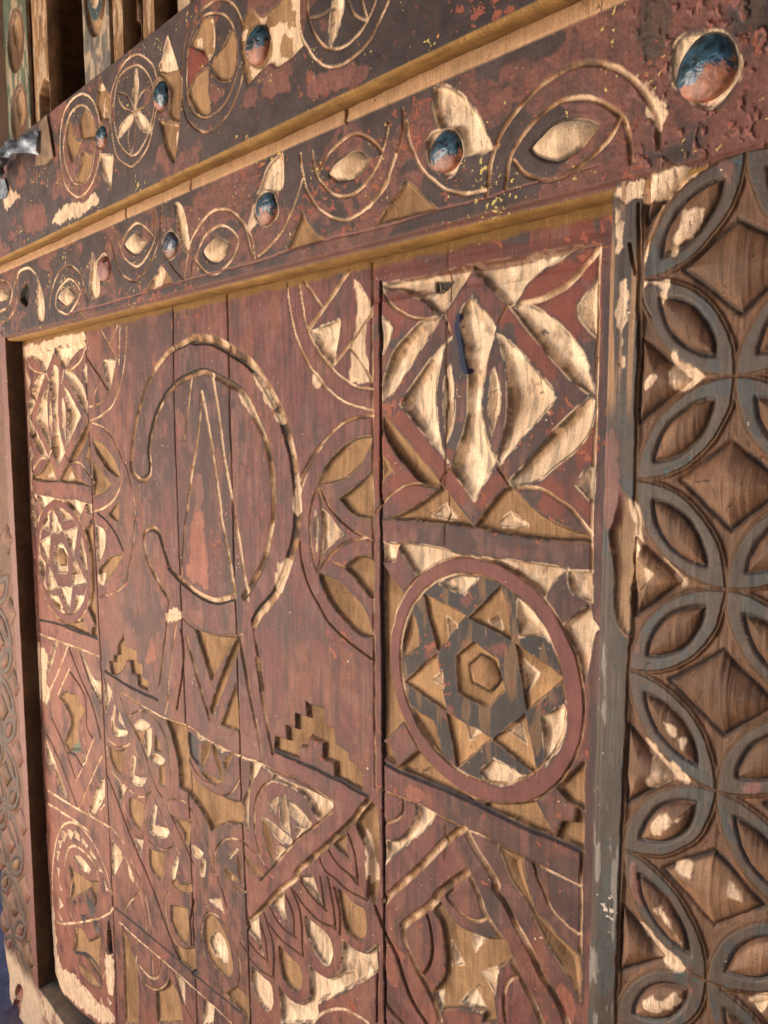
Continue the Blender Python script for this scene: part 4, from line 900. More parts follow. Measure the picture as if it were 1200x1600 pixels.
LOWER = """
T a 0 380 6
T b 150 280 4.8
T c 370 200 4.8
T d 570 110 4.8
T e 760 60 4
T f 1000 0 6
cut Bl 7 3 ; e:10,920 40,720 130,520 280,350 440,230 560,170 680,160 820,190 940,280 1030,400 1075,530 1080,680
pat P -.3 8 ; e:930,270 1000,300 1090,420 1085,560 1060,540 1030,420
cut Bl 6.5 3 ; e:120,940 150,740 230,600 340,480 470,390 600,365 720,400 820,470 880,570 905,770
cut Bl 6 3 ; e:170,760 250,850 380,885 520,840 680,720 780,610 825,510
boss carved_eye P 9 ; e:275,690* 330,620 440,530 560,490 705,540* 620,660 530,730 430,762 320,738
pit carved_horn P 9 flat 7 ; d:510,130* 560,105 660,140 780,240 880,400 955,602* 860,622 745,642* 720,500 690,440 570,440* 520,300
cut P 6 3 ; d:310,380 330,500 390,680 480,800 600,890 750,925 910,900
cut Bl 6 3 ; d:905,950 940,700 1000,520 1080,380 1190,250
cut Bl 6 3 ; d:950,590 1000,565
cut Bl 5.5 3 ; d:285,290 280,480 230,680 150,880 20,1040
cut Bl 5 3 ; d:175,390 150,530 110,680 0,860
cut Bl 5 3 ; d:0,490 60,540 130,610
pit carved_triangle W 6 flat 6 ; d:310,820* 540,1045* 85,1160* 200,980
cut P 5.5 3 ; c:475,190 490,330 540,500 640,630 780,690 900,650 1010,560 1120,390 1190,200
cut P 5.5 3 ; c:565,180 590,330 660,450 760,510 880,490 1000,370 1090,190 1130,0
cut Bl 5.5 3 ; c:610,340 700,180 850,50 960,60 1030,110 1090,190
boss carved_eye P 9 ; c:690,350* 740,260 850,180 920,165 1000,222* 960,310 860,380 750,392
pit carved_petal P 6 flat 5 ; c:340,180* 347,420 300,482* 170,470* 230,300
pat P -.5 4 ; c:130,560 150,640 140,740 80,770 100,660
cut P 5.5 3 ; c:490,380 440,550 350,750 250,880 160,960
cut P 5 3 ; c:0,650 60,750 90,860 110,950
pit carved_triangle W 6 flat 6 ; c:490,630* 550,740 662,842* 375,932* 440,760
cut P 6 3 ; b:1190,590 1160,430 1090,310 980,230 860,250 760,370 700,500 660,745
loop P 6 3 ; b:750,580 800,450 880,370 960,350 1060,440 1050,530 990,640 900,710 830,705 760,630
boss carved_eye P 9 ; b:805,550* 840,480 910,430 1008,490* 970,570 900,627 838,602
cut Bl 5 2.5 ; b:715,730 720,620 750,580
pit carved_petal P 6 flat 5 ; b:590,180* 640,200 680,350 700,500 690,552* 640,500 610,350
cut N 5 2.5 ; b:550,620 600,690 660,755
cut P 6 3 ; b:440,240 440,430 400,540 330,640 270,645 190,560 150,400
cut Bl 6 3 ; b:490,240 470,450 410,620 330,740 260,760 180,690 110,450
cut P 6 3 ; b:180,520 230,400 300,335 360,360 425,430
boss carved_eye P 9 ; b:212,490* 250,430 300,400 378,460* 340,530 290,562 238,530
pit carved_triangle W 6 flat 6 ; b:490,650* 580,780* 370,842*
pat P -.2 4 ; b:470,680 490,670 495,740 460,810 400,830
pit carved_petal P 7 flat 6 ; a:865,80* 895,180 930,350 930,480 870,532* 835,430 850,250
cut Bl 7 2.5 ; a:460,690 470,500 540,290 640,210 740,280 790,430 830,540
loop P 7 2.5 ; a:520,590 540,450 640,340 740,430 740,500 690,600 630,670 560,640
boss carved_eye P 9 ; a:550,500 590,430 640,410 700,480 690,540 630,585 570,550
pit carved_petal P 6 flat 6 ; a:350,320* 390,450 415,600 405,742* 350,720 335,550
pit stud_hole K 14 flat 5 ; a:230,365* 275,440 262,560 240,602* 180,520 200,440
cut P 6 2.5 ; a:160,330 180,270 260,235 330,290
cut Bl 6 2.5 ; a:0,640 80,590 120,450 150,300
cut Bl 6 2.5 ; a:0,755 90,700 150,560 165,330
boss carved_eye P 9 ; a:-40,480 0,430 50,430 85,490 50,530 0,542
cut Bl 6 2.5 ; a:0,350 70,370 110,440 100,520
cut Ls 2.5 1.5 ; a:640,660 990,570 1190,510 b:400,840 700,750 1190,620 c:350,930 700,830 1100,740 d:550,1045 d:900,960 e:130,950 300,900 700,790
"""
UPPER = """
T g 0 120 5.714
T h 160 0 5
T i 360 0 4
loop P 5.5 2.5 ; g:540,450 590,280 660,190 740,155 820,210 870,330 900,520 890,700 830,930 740,1060 680,1075 600,1010 560,900 535,700
loop P 5.5 2.5 ; g:565,620 590,440 640,310 720,260 790,300 840,420 850,560 840,700 800,880 720,960 640,930 580,780
pit carved_wedge W 5 flat 6 ; g:590,600* 600,450 630,372* 660,560 730,572* 690,680 640,765*
pit carved_wedge W 5 flat 6 ; g:745,290* 800,330 840,450 845,545* 730,562* 710,420
pit carved_wedge W 5 flat 6 ; g:735,665* 700,870 640,935* 720,960 790,880 825,702*
pit carved_spike W 6 flat 6 .45 ; g:890,0* 930,90 987,190* 970,372* 900,387* 860,250
pit carved_spike P 6 flat 6 ; g:890,690* 1010,702* 985,1045* 900,800
pat P -.4 8 ; g:470,1270 580,1150 720,1120 830,1060 860,1130 700,1240 500,1320
pat P -.4 8 ; g:20,1000 150,1030 170,1080 90,1150 40,1180
pat Ls -.6 8 ; g:220,1180 380,1150 420,1320 300,1400 220,1350
loop P 5 2.5 ; h:60,800 90,650 170,490 270,425 350,470 410,560 425,760 400,950 350,1150 250,1290 200,1300 110,1220 65,1000
loop P 4.5 2.5 ; h:90,780 130,600 230,520 310,530 380,640 400,800 370,1000 300,1160 220,1220 130,1120 90,960
pit rosette_petal P 6 bowl 4 ; h:260,525* 285,640 270,780 250,862* 235,760 240,620
pit rosette_petal P 6 bowl 4 ; h:245,895* 220,980 120,1092* 130,1010 190,920
pit rosette_petal P 6 bowl 4 ; h:250,880* 310,890 380,1000 380,1032* 300,1010
cut Bl 3.5 2 ; h:120,720 180,740 220,790 245,860
cut Bl 3.5 2 ; h:120,770 160,840 245,880
cut Bl 3.5 2 ; h:385,665 300,730 270,800 250,870
cut Bl 3.5 2 ; h:395,690 330,830 260,870
cut Bl 3.5 2 ; h:245,900 200,1050 215,1200
cut Bl 3.5 2 ; h:255,900 250,1060 225,1200
pit carved_spike P 6 flat 6 ; h:510,285* 590,542* 520,602 430,562*
pit carved_spike W 5 flat 6 ; h:430,562* 590,542* 625,650* 610,800 600,960* 520,900 530,720 470,620
pit carved_spike W 6 flat 6 .4 ; h:440,935* 602,965* 560,1285* 500,1180
loop Bl 5 2.5 ; h:620,560 650,300 740,120 880,5 980,10 1060,100 1105,280 1090,600 1000,860 880,1000 780,1030 680,960 630,820
loop Bl 4 2 ; h:665,420 700,260 790,130 880,105 960,130 1020,220 1050,400 1040,600 960,800 860,900 760,915 690,850 660,700
pit carved_wedge W 6 bowl 6 .42 ; h:865,140* 790,160 710,310 690,372* 760,400 830,485* 880,400 880,250
pit carved_wedge W 6 bowl 6 ; h:1022,220* 1050,380 1030,560 980,630 900,620 840,512* 940,370
pit carved_wedge W 6 bowl 6 ; h:830,530* 750,570 690,680 670,742* 720,850 790,910 850,882* 830,700
pat Oh -.4 6 ; h:670,400 780,410 820,480 740,560 670,680
pat Ls -.5 6 ; h:850,620 900,660 950,700 920,760 840,790
pat Ls -.5 6 ; h:1120,720 1200,700 1200,800 1100,860 1090,780
pit carved_ground W 4 flat 5 .45 ; i:80,120* 130,60 200,100 350,-20 430,-20* 430,180 455,290* 300,420 240,400 100,535* 80,400 60,250
loop P 4.5 2.5 ; i:430,-60 430,150 470,290 550,390 640,420 740,380 850,280 930,130 990,-10 990,-150 700,-250 470,-150
loop Bl 4 2.5 ; i:485,-20 490,130 540,240 620,310 740,270 840,150 910,0 900,-120 700,-180 500,-100
pit rosette_petal P 6 bowl 4 ; i:650,-60* 710,-60* 690,140 630,292* 620,180
cut Bl 4 2 ; i:490,115 560,100 640,55
cut Bl 4 2 ; i:725,-20 770,90 855,130
cut Bl 4 2 ; i:815,-20 855,130
pat Ls -.5 8 ; i:200,520 240,470 320,420 380,500 360,600 200,600
pat Ls -.5 8 ; i:480,400 540,470 700,420 850,440 800,520 600,600 480,590
pat Oh -.5 4 ; i:330,450 350,470 350,520 330,490
"""
# worn pale patches and damage of the right post
POSTP = """
T j 940 220 4.615
T k 940 440 4.615
T l 940 680 4.615
T m 940 920 4.615
T n 940 1150 4.615
T o 940 1340 4.615
pit wear_hollow W 9 bowl 8 ; l:130,395* 210,480 290,600 275,880* 385,1000* 290,1110 m:210,0 215,300 160,320 100,200 l:90,1000 50,720 90,620
pat P -.4 5 ; k:490,480 620,590 750,680 700,720 600,770 510,750
pat P -.4 3 ; k:335,700 405,695 330,785
pat P -.4 4 ; l:450,885 530,960 600,1070 570,1078 480,980
pat P -.4 4 ; l:210,480 290,600 270,880 230,880 215,700
pat P -.4 3 ; l:290,960 375,1005 315,1090
pat P -.4 3 ; m:460,950 540,1010 535,1065 470,990
pat P -.4 3 ; m:565,1080 610,1095 590,1155
pat P -.4 5 ; n:310,20 420,130 605,300 560,332 360,352 360,200
pat P -.4 4 ; n:355,610 460,550 515,600 480,650 400,712 350,662
pat P -.4 3 ; n:540,600 600,555 605,570 560,600
pat P -.4 4 ; n:525,930 640,920 655,1005 630,1022
pat P -.4 4 ; n:925,1045 1000,1130 1012,1190 900,1160
pat P -.4 5 ; o:265,480 340,530 450,640 605,800 520,805 380,700 345,622
pat P -.4 4 ; o:375,370 430,335 500,430 585,612 540,570 470,460
pat P -.4 5 ; o:330,1045 430,1000 540,983 555,1030 470,1090 360,1082
pat P -.4 5 ; o:1030,1030 1190,995 1190,1085 1140,1120
pat P -.6 6 ; j:600,560 700,470 740,540 650,680 530,830 500,780
pat P -2 6 ; j:75,345 330,270 560,190 800,125 560,340 480,440 280,420 90,430
pat P -1.5 6 ; j:75,430 140,640 160,740 100,820 80,700
pat P -.8 5 ; j:430,470 300,780 285,960 300,980 320,780 445,480
pat P -.8 5 ; k:290,0 470,0 470,110 440,150 425,40 320,40 330,200 300,120
pat P -.8 6 ; k:150,40 165,40 160,560 130,560 110,330
pat Ls .3 5 ; l:10,0 100,10 130,120 120,330 140,540 40,690 5,680
pat Ls .3 4 ; k:60,1040 110,1130 110,1190 20,1190
pat Ls .2 3 ; j:850,130 960,140 965,230 920,340 870,250
pat Ls .2 3 ; n:975,350 1035,365 1060,345 1130,335 1140,385 1090,412 1020,400
pat Ls .2 3 ; n:205,940 245,930 240,980 270,1120 300,1190 225,1190 200,1000
pat Ls .2 3 ; o:200,60 245,55 240,150 305,345 225,290 205,180
pat Ls .2 2 ; o:615,900 655,950 650,975 625,960
pat Ls .2 2 ; m:240,405 270,410 268,465 243,470
pat Ls .2 2 ; m:935,55 975,70 960,110
pat Ls .2 2 ; n:915,610 945,620 950,675 920,660
cut N 4 4 ; j:265,450 270,960 k:265,40 265,560
cut N 4 4 ; j:200,740 240,960
cut Bl 4 3 ; j:430,470 330,680 290,860 k:300,120 350,260
"""
# ------------------------------------------------------------------ materials of the place
M_door = carved_mat("painted_door_wood", .58, .85, chip=lin(150, 84, 62), chip_amt=.10, fleck=lin(214, 190, 160), fleck_amt=-.03, spec=.3)
M_beam = carved_mat("painted_beam_wood", .62, .82, chip=lin(146, 84, 66), chip_amt=.10, fleck=lin(206, 184, 110), fleck_amt=.0, spec=.3, wrinkle=.22)
M_post = carved_mat("painted_post_wood", .5, .62, chip=lin(60, 84, 90), chip_amt=.06, fleck=lin(214, 196, 176), fleck_amt=-.04, spec=.45)
M_raw = noisy_mat("weathered_bare_wood", lin(70, 48, 30), lin(124, 88, 56), 18, .85, (14, 14, 1.2), .6, .003)
M_dark = noisy_mat("dark_aged_wood", lin(52, 36, 24), lin(92, 64, 42), 14, .8, (12, 12, 1.5), .7, .003)
M_sand = noisy_mat("sunlit_sandy_ground", lin(166, 150, 128), lin(190, 174, 152), 3, .95, (1, 1, 1), .5, .02)
M_pave = noisy_mat("purple_grey_paving", lin(54, 48, 66), lin(92, 82, 98), 9, .8, (1, 1, 1), .5, .01)
M_sill = noisy_mat("grey_dusty_sill_wood", lin(72, 60, 50), lin(122, 106, 90), 26, .8, (2, 8, 8), .8, .004)

# ------------------------------------------------------------------ ground
def sheet(name, x0, x1, y0, y1, z, mat, n=1):
    return mesh_obj(name, [(x0, y0, z), (x1, y0, z), (x1, y1, z), (x0, y1, z)], [(0, 1, 2, 3)], mat)
tag(sheet("ground", -60, 60, -60, 60, 0, M_sand), kind='structure')
tag(sheet("pavement", -14, 6, -.7, 14, .006, M_pave), kind='structure')

# ------------------------------------------------------------------ unseen roof and walls, added to shade the door and bounce light from the left
M_roof = noisy_mat("shade_roof_boards", lin(40, 30, 24), lin(62, 48, 38), 12, .9, (10, 1, 1), .4, .003)
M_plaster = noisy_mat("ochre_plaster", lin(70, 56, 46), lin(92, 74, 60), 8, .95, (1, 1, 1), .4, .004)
def block(name, x0, x1, y0, y1, z0, z1, mat):
    return mesh_obj(name, [(x, y, z) for z in (z0, z1) for y in (y0, y1) for x in (x0, x1)], [(0, 2, 3, 1), (4, 5, 7, 6), (0, 1, 5, 4), (2, 6, 7, 3), (0, 4, 6, 2), (1, 3, 7, 5)], mat)
tag(block("added_shade_roof", -4.25, 1.6, -3.1, 2.0, 3.4, 3.52, M_roof), "dark boarded roof added out of view to shade the whole carved doorway", "roof")  # added, unseen: keeps direct sun and high sky off the door
tag(block("added_shade_wall", 1.35, 1.6, -9.0, 2.0, 0, 3.395, M_plaster), "dark ochre wall added out of view to block light from the right of the doorway", "wall")  # added, unseen: darkens the light coming from the right
tag(block("added_front_shade_wall", -4.3, 1.35, -9.3, -9.0, 0, 4.2, M_plaster), "dark ochre wall added out of view to block front light, facing the carved doorway", "wall")  # added, unseen: closes off sky light from the front
M_lime = noisy_mat("bounce_wall_plaster", lin(206, 198, 184), lin(228, 220, 208), 6, .95, (1, 1, 1), .3, .004)
tag(block("added_bounce_wall", -4.6, -4.3, -9.0, -.5, 0, 4.2, M_lime), "pale lime plastered wall added out of view to bounce sunlight in from the left", "wall")  # added, unseen: sunlit reflector that lights the carving from the left

# ------------------------------------------------------------------ the door
U0, U1 = -2.332, -.432
dr = Field("door", 0.0, cols_between(float(pj(U0, 0)[0]), float(pj(U1, 0)[0]), 0.0), -1.80, .30, .00135, 11, CL['R']); dr.deep = 1.1
n1 = fbm(dr.U*7, dr.V*3.2, 301, 4); n2 = fbm(dr.U*26, dr.V*10, 305, 4); n3 = fbm(dr.U*60, dr.V*60, 309, 4)
def mixc(C, m, c): C += m[..., None]*(c-C)
mixc(dr.C, sst(.50, .62, n1), CL['Rd']); mixc(dr.C, .75*sst(.56, .66, n2), CL['O']*.75); mixc(dr.C, .35*sst(.55, .75, n3)*sst(.4, .6, n1), CL['L'])
mixc(dr.C, .5*sst(.5, .72, fbm(dr.U*95, dr.V*34, 311, 4)), CL['Rd']*.75); mixc(dr.C, .45*sst(.52, .7, fbm(dr.U*48, dr.V*30, 312, 4)), lin(136, 94, 84))
mixc(dr.C, .5*sst(.52, .66, fbm(dr.U*240, dr.V*9, 317, 4)), CL['Rd']*.7); mixc(dr.C, .32*sst(.56, .70, fbm(dr.U*13, dr.V*9, 313, 5)), CL['D'])
mixc(dr.C, .6*sst(-1.35, -2.2, dr.U)*sst(.3, .62, fbm(dr.U*30, dr.V*20, 314, 4)), lin(158, 102, 84)); mixc(dr.C, .4*sst(-.35, -1.0, dr.V)*sst(.4, .62, fbm(dr.U*34, dr.V*18, 316, 4)), lin(158, 102, 84))
# dark smoky paint round the carved panels, orange where it has rubbed through
pm = ((dr.U > -.86) & (dr.U < -.48)).astype(np.float32)*sst(-.16, -.10, dr.V)
mixc(dr.C, pm*.85*sst(.50, .58, fbm(dr.U*22, dr.V*22, 315, 4)), CL['D']); mixc(dr.C, pm*.8*sst(.56, .63, fbm(dr.U*16, dr.V*13, 319, 4)), CL['Oh'])
dr.carve(CENTER); dr.carve(DIA); dr.carve(STREAK)
ring_out = [(609, 1030), (630, 1127), (915, 1113), (850, 937), (652.5, 897.5), (753, 877), (690, 1210)]
ring_in = [(625, 1047), (883, 1097), (727, 898), (690, 1180), (860, 1005)]
def medallion(tf=None):
    Po, Pi = [fit_circle(*un(np.array(q)[:, 0], np.array(q)[:, 1])) for q in (ring_out, ring_in)]
    if tf is not None: Po, Pi = tf(Po), tf(Pi)
    dr.raise_(Po, 0, .002, 'R', dr.part('medallion_ring'))
    dr.pit(Pi, .0015, 'flat', .003, 'R', dr.part('medallion_field'))
    b = dr.box(Pi, .003); d = sdf(dr.X[b], dr.Y[b], Pi); kd = 1.0 if tf is None else .25
    dr.tint(b, kd*sst(0, .001, d)*sst(.42, .50, fbm(dr.X[b]*30, dr.Y[b]*30, 331, 4)), 'D', 0)
    mt, fl = MED.split('pit star_point', 1)
    dr.carve(mt, tf)
    dr.raise_(Po, 0, .002, 'R', len(dr.parts)+1); dr.parts.append(('medallion_ring', None))
    dr.pit(Pi, .0015, 'flat', .003, 'R', len(dr.parts)+1); dr.parts.append(('medallion_field', None))
    dr.tint(b, kd*sst(0, .001, d)*sst(.30, .42, fbm(dr.X[b]*30, dr.Y[b]*30, 331, 4)), CL['D']*.72, 0)
    gw = fbm(dr.X[b]*75, dr.Y[b]*13, 333, 4)
    dr.tint(b, kd*sst(0, .001, d)*sst(.58, .68, gw)*.45, 'W', .6)
    dr.carve(('pit star_point'+fl).replace(' W ', ' P ') if tf is not None else ('pit star_point'+fl).replace('star_point W', 'star_point A').replace('hexagon_pit W', 'hexagon_pit A'), tf)
    for P in (Po, Pi): dr.cut(np.concatenate([P, P[:1]]), .004, .0025, 'W')
medallion()
dr.carve(RIGHT3)
# the left stile carries the same two panels, mirrored
def q_(x, y): return np.array(un(x, y, 0.0))
ur0, ur1 = q_(600, 632)[0], q_(932, 615)[0]; ul0, ul1 = q_(43.5, 655)[0], q_(136.5, 655)[0]
def mk_tf(va, vb, wa, wb):
    k = (wb-wa)/(vb-va)
    return lambda P: np.stack([ul1+(P[:, 0]-ur0)*(ul0-ul1)/(ur1-ur0), wa+(P[:, 1]-va)*k], 1)
dr.carve(DIA, mk_tf(q_(735, 418)[1], q_(742, 825)[1], q_(80, 547)[1], q_(92, 753)[1]))
medallion(mk_tf(q_(753, 876)[1], q_(750, 1256)[1], q_(95, 783)[1], q_(110, 980)[1]))
dr.carve(LEFT3)
# plank joints and the raised double bead between the leaf and the stile
def seam(pts, w, d, col='N'):
    P = np.array(pts, float); u, v = un(P[:, 0], P[:, 1]); dr.cut(np.stack([u, v], 1), w, d, col)
seam([(134, 520), (135, 600), (156, 1000), (171, 1300), (180, 1500), (184, 1640)], .006, .005, 'N')
seam([(270, 470), (272, 640), (282, 920), (300, 1380), (309, 1620)], .0035, .004, 'N'); seam([(355, 450), (359, 650), (377, 1250), (388, 1480), (392, 1620)], .0035, .004, 'N')
seam([(581, 410), (582, 640), (583, 900), (586, 1230)], .0045, .003, 'Bl'); seam([(594, 440), (595, 600), (596, 900), (598, 1100), (600, 1400), (602, 1600)], .005, .006, 'K')
seam([(699, 385), (695, 850)], .002, .001, 'N'); seam([(696, 1290), (695, 1345)], .002, .001, 'N'); seam([(48, 600), (50, 760), (62, 1000), (72, 1300)], .006, .003, 'N')
# header above the stile panels and the edge strip beside the right post: paint flaked to bare orange wood
m = sst(.185, .19, dr.V)*sst(-.87, -.86, dr.U); mixc(dr.C, m*.7*sst(.45, .55, fbm(dr.U*6, dr.V*60, 341, 4)), CL['Oh']*.55); dr.H -= .002*m*(fbm(dr.U*8, dr.V*90, 343, 3))
m = sst(.236, .244, dr.V+.012*(fbm(dr.U*30, dr.V*5, 345, 3)-.5)); mixc(dr.C, m, CL['G']*.75); dr.Wd = np.maximum(dr.Wd, m)
m = sst(-.474, -.472, dr.U); mixc(dr.C, m*sst(.35, .65, fbm(dr.U*60, dr.V*9, 347, 4)), CL['L']); m2 = m*sst(-.464, -.456, dr.U+.012*(fbm(dr.U*9, dr.V*22, 349, 4)-.5)*2)*(dr.V < .0)
mixc(dr.C, m2*.9, CL['Ls']*.9); dr.H += .0012*m2; dr.H += m*.0015*(fbm(dr.U*40, dr.V*7, 351, 4)-.5)
dr.weather()
# rounded lower left corner of the leaf
cpx = np.array([(83, 1480), (86, 1520), (96, 1550), (120, 1575), (165, 1612), (230, 1660), (400, 1800), (1400, 1800), (1400, 300), (-60, 300), (24, 540)], float)
cu, cv = un(cpx[:, 0], cpx[:, 1]); CP = np.stack([cu, cv], 1)
def cull_door(U, V):
    from_ = sdf(U.astype(np.float32), V.astype(np.float32), CP) > 0
    return from_ | (V > .2)
door = thing("carved_door", Vector((-1.38, 0, 0)), "carved red painted door leaf under the beams, with horseshoe motif and star medallions", "door")
names = [(float(un(134, 560)[0])+.012, "stile"), (-1.458, "plank"), (-1.243, "plank"), (-.8535, "plank"), (-.474, "stile"), (9, "edge_strip")]
dr.build(door, M_door, names, dict(left=[(0, -.004, 'N'), (0, -.035, 'N')]), cull=cull_door)
slab("door_core", U0+.03, U1, -1.68, .29, -.06, -.034, M_dark, door)

# ------------------------------------------------------------------ frame faces
WF = .045
Z = lambda x: CL[x]
def beam_paint(f, s0, amt, dark='L', pale='Ls'):
    a = fbm(f.U*9, f.V*13, s0, 4); c = fbm(f.U*55, f.V*55, s0+4, 4)
    m = sst(.5-amt, .5-amt+.04, a+.22*(c-.5)-.06)
    f.C[:] = CL[dark]; f.C *= (.5+1.0*fbm(f.U*38, f.V*38, s0+9, 4))[..., None]
    mixc(f.C, m*(.5+.5*sst(.35, .6, fbm(f.U*90, f.V*90, s0+13, 3))), CL[pale]*.95); f.H += .0007*m*(vnoise(f.U*210, f.V*260, s0+11)-.2)
L1v0, L1f, L1v1 = .2555, .434, .470
lo = Field("lower", WF, cols_between(-60, 1275, WF), L1v0, .66, .0013, 21, CL['L'])
beam_paint(lo, 401, -.015)
m = sst(-.46, -.38, lo.U); mm = sst(.38, .55, fbm(lo.U*14, lo.V*14, 421, 4)); mixc(lo.C, m*mm, CL['Ls']*.85); lo.H += m*.0022*sst(.56, .74, fbm(lo.U*120, lo.V*120, 423, 4)); mixc(lo.C, m*.8*sst(.62, .72, fbm(lo.U*120, lo.V*120, 423, 4)), lin(150, 98, 88))
lo.patch(np.array(list(zip(*un(np.array([1005, 1048, 1045, 1015, 995]), np.array([-10, -10, 60, 105, 60]), WF)))), 'S', 0, .004)
lo.patch(np.array(list(zip(*un(np.array([1160, 1195, 1190, 1165]), np.array([-10, -10, 40, 35]), WF)))), 'S', 0, .004)
mixc(lo.C, .8*sst(.267, .262, lo.V+.012*(fbm(lo.U*30, lo.V*30, 425, 3)-.5)), CL['Ls']*.75)
lo.carve(LOWER)
STUDS_L = [(161.7, 420, 10, 20), (265.5, 382, 10.5, 21), (414.8, 325, 15.5, 26), (695, 236, 24, 33), (1103, 105, 46, 53)]
for x, y, a, b_ in STUDS_L:
    t = np.arange(40)*2*math.pi/40; k_ = 1+.05*np.sin(3*t+x)+.04*np.sin(5*t+2*x); px = x+a*1.19*k_*np.cos(t); py = y+b_*1.12*k_*np.sin(t)
    P = np.stack(un(px, py, WF), 1); lo.pit(P, .006, 'flat', .006, 'P', lo.part('stud_seat'))
# pale fillet along the top of the beam face
m = sst(L1f-.0008, L1f+.0008, lo.V)*(lo.U < -.30); mixc(lo.C, m, lin(188, 150, 116)*(.8+.4*fbm(lo.U*14, lo.V*60, 431, 4))[..., None]); lo.Wd = np.maximum(lo.Wd, m); lo.H += .003*m
for u_ in (-1.55, -1.29, -.86): lo.cut(np.array([(u_, L1f), (u_+.002, .46)]), .003, .002, 'N')
lo.H -= .006*sst(L1v0+.006, L1v0, lo.V)
lo.weather()
gold = CL['G']
lower = thing("lower_beam", Vector((-1.2, -WF, GZ+.34)), "lower carved beam just above the door, with a row of eye shaped hollows and round studs", "beam")
LB = lo.build(lower, M_beam, [(9, "beam_face")], dict(bottom=[(-.003, WF-.006, gold), (-.002, WF-.012, gold), (-.001, WF-.020, gold), (0., WF-.028, gold*.95), (.001, WF-.036, gold*.9), (.002, -.012, gold*.8)]))
slab("beam_core", -2.7, -.24, L1v0+.008, .66, -.05, WF-.026, M_dark, lower)

WG = .090
up = Field("upper", WG, cols_between(-70, 1275, WG), .4485, .706, .0013, 31, CL['L'])
beam_paint(up, 441, -.012, dark='L')
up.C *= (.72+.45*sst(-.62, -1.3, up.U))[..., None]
up.carve(UPPER)
STUDS_U = [(157, 213, 8, 17), (250, 149, 10.5, 23), (401, 70, 17, 31)]
for x, y, a, b_ in STUDS_U:
    t = np.arange(40)*2*math.pi/40; P = np.stack(un(x+a*1.2*np.cos(t), y+b_*1.15*np.sin(t), WG), 1); up.pit(P, .005, 'flat', .005, 'W', up.part('stud_seat'))
up.weather()
upper = thing("upper_beam", Vector((-1.2, -WG, GZ+.57)), "upper carved beam with rosette circles, projecting above the lower beam", "beam")
r_ = .006
arc = [(-.0015, WG-.0008, gold), (-.0016, WG-.002, gold), (-.0014, WG-.004, gold), (-.001, WG-.007, gold)]
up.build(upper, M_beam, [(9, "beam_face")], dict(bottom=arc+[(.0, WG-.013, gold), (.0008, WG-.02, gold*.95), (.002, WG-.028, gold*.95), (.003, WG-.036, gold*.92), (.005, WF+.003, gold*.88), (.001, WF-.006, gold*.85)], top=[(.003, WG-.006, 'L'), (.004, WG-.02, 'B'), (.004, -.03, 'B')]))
slab("beam_core", -2.7, -.33, .4485+.008, .700, -.03, WG-.026, M_dark, upper)

# ------------------------------------------------------------------ posts: a lattice of interlocking circles
def lens(A, B, D1, D2, k=1.0, wk=1.0, n=14):
    """pointed oval between nodes A and B, bounded by the circles about D1 and D2"""
    A, B, D1, D2 = map(np.array, (A, B, D1, D2)); mid = (A+B)/2
    def arc(D, P, Q):
        t = np.linspace(0, math.pi/2, n)[:, None]; return D+(P-D)*np.cos(t)+(Q-D)*np.sin(t)
    P = np.concatenate([arc(D1, A, B)[:-1], arc(D2, B, A)[:-1]])-mid
    e = (B-A)/np.linalg.norm(B-A); f = np.array([-e[1], e[0]])
    return mid+(P @ e)[:, None]*e*k+(P @ f)[:, None]*f*wk
def lattice(f, cols, v0, s, ulo, uhi, tone=1.0, flip=1):
    """cols: node columns (u, phase); diamonds sit half way between nodes of one column and its neighbours"""
    ground = f.part('lattice_ground')
    band, leaf_l, dia = [], [], []
    rng = np.random.default_rng(5)
    ks = range(-9, 4)
    for ci in range(len(cols)-1):
        (ua, pa), (ub, pb) = cols[ci], cols[ci+1]
        h = s/2
        for k in ks:
            va = v0+k*s+pa*h
            A = (ua, va)
            for sg in (1, -1):
                B = (ub, va+sg*h)
                D1 = (ua, va+sg*h); D2 = (ub, va)      # centres of the two circles through A and B
                L = lens(A, B, D1, D2)
                if L[:, 1].max() < f.vs[0] or L[:, 1].min() > f.vs[-1]: continue
                band.append(L); leaf_l.append(lens(A, B, D1, D2, .60, .55))
    for (u, p) in cols:
        for k in ks:
            c = np.array((u, v0+k*s+p*s/2+s/2))
            j = rng.normal(0, .0022, (4, 2)); hw, hh = .054*s/.2077, .044*s/.2077
            dia.append(c+np.array([(-hw, 0), (0, -hh), (hw, 0), (0, hh)])+j)
    R = (f.U > ulo) & (f.U < uhi)
    # everything between the borders is cut back; the lens bands stay proud and painted
    f.pit(np.array([(ulo, f.vs[0]-.05), (uhi, f.vs[0]-.05), (uhi, f.vs[-1]+.05), (ulo, f.vs[-1]+.05)]), .0045, 'flat', .005, 'B', ground)
    for L in band: f.raise_(np.where(True, L, L), -.0004, .0038, 'S', f.part('lens_band'))
    for P in leaf_l: f.boss(P, .0065, 'B', f.part('carved_leaf'))
    for P in dia:
        P = np.clip(P, [ulo+.001, -9], [uhi+.05, 9])
        if P[:, 1].max() < f.vs[0] or P[:, 1].min() > f.vs[-1]: continue
        if np.ptp(P[:, 0]) < .01: continue
        Q = spline(P, [True]*4, True) if rng.random() < .5 else np.concatenate([P[i]+(P[(i+1) % 4]-P[i])*np.linspace(0, 1, 6)[:-1, None]+(1 if i else 0)*.0 for i in range(4)])
        f.boss(Q, .0105, 'B', f.part('carved_diamond'), .006)
    for L in band: f.cut(np.concatenate([L, L[:1]]), .0046, .002, 'N')
PU0, PU1 = -.440, -.225
po = Field("rpost", WF-.003, cols_between(float(pj(PU0, 0, WF)[0]), 1275, WF-.003), -.78, .275, .00135, 41, CL['S'])
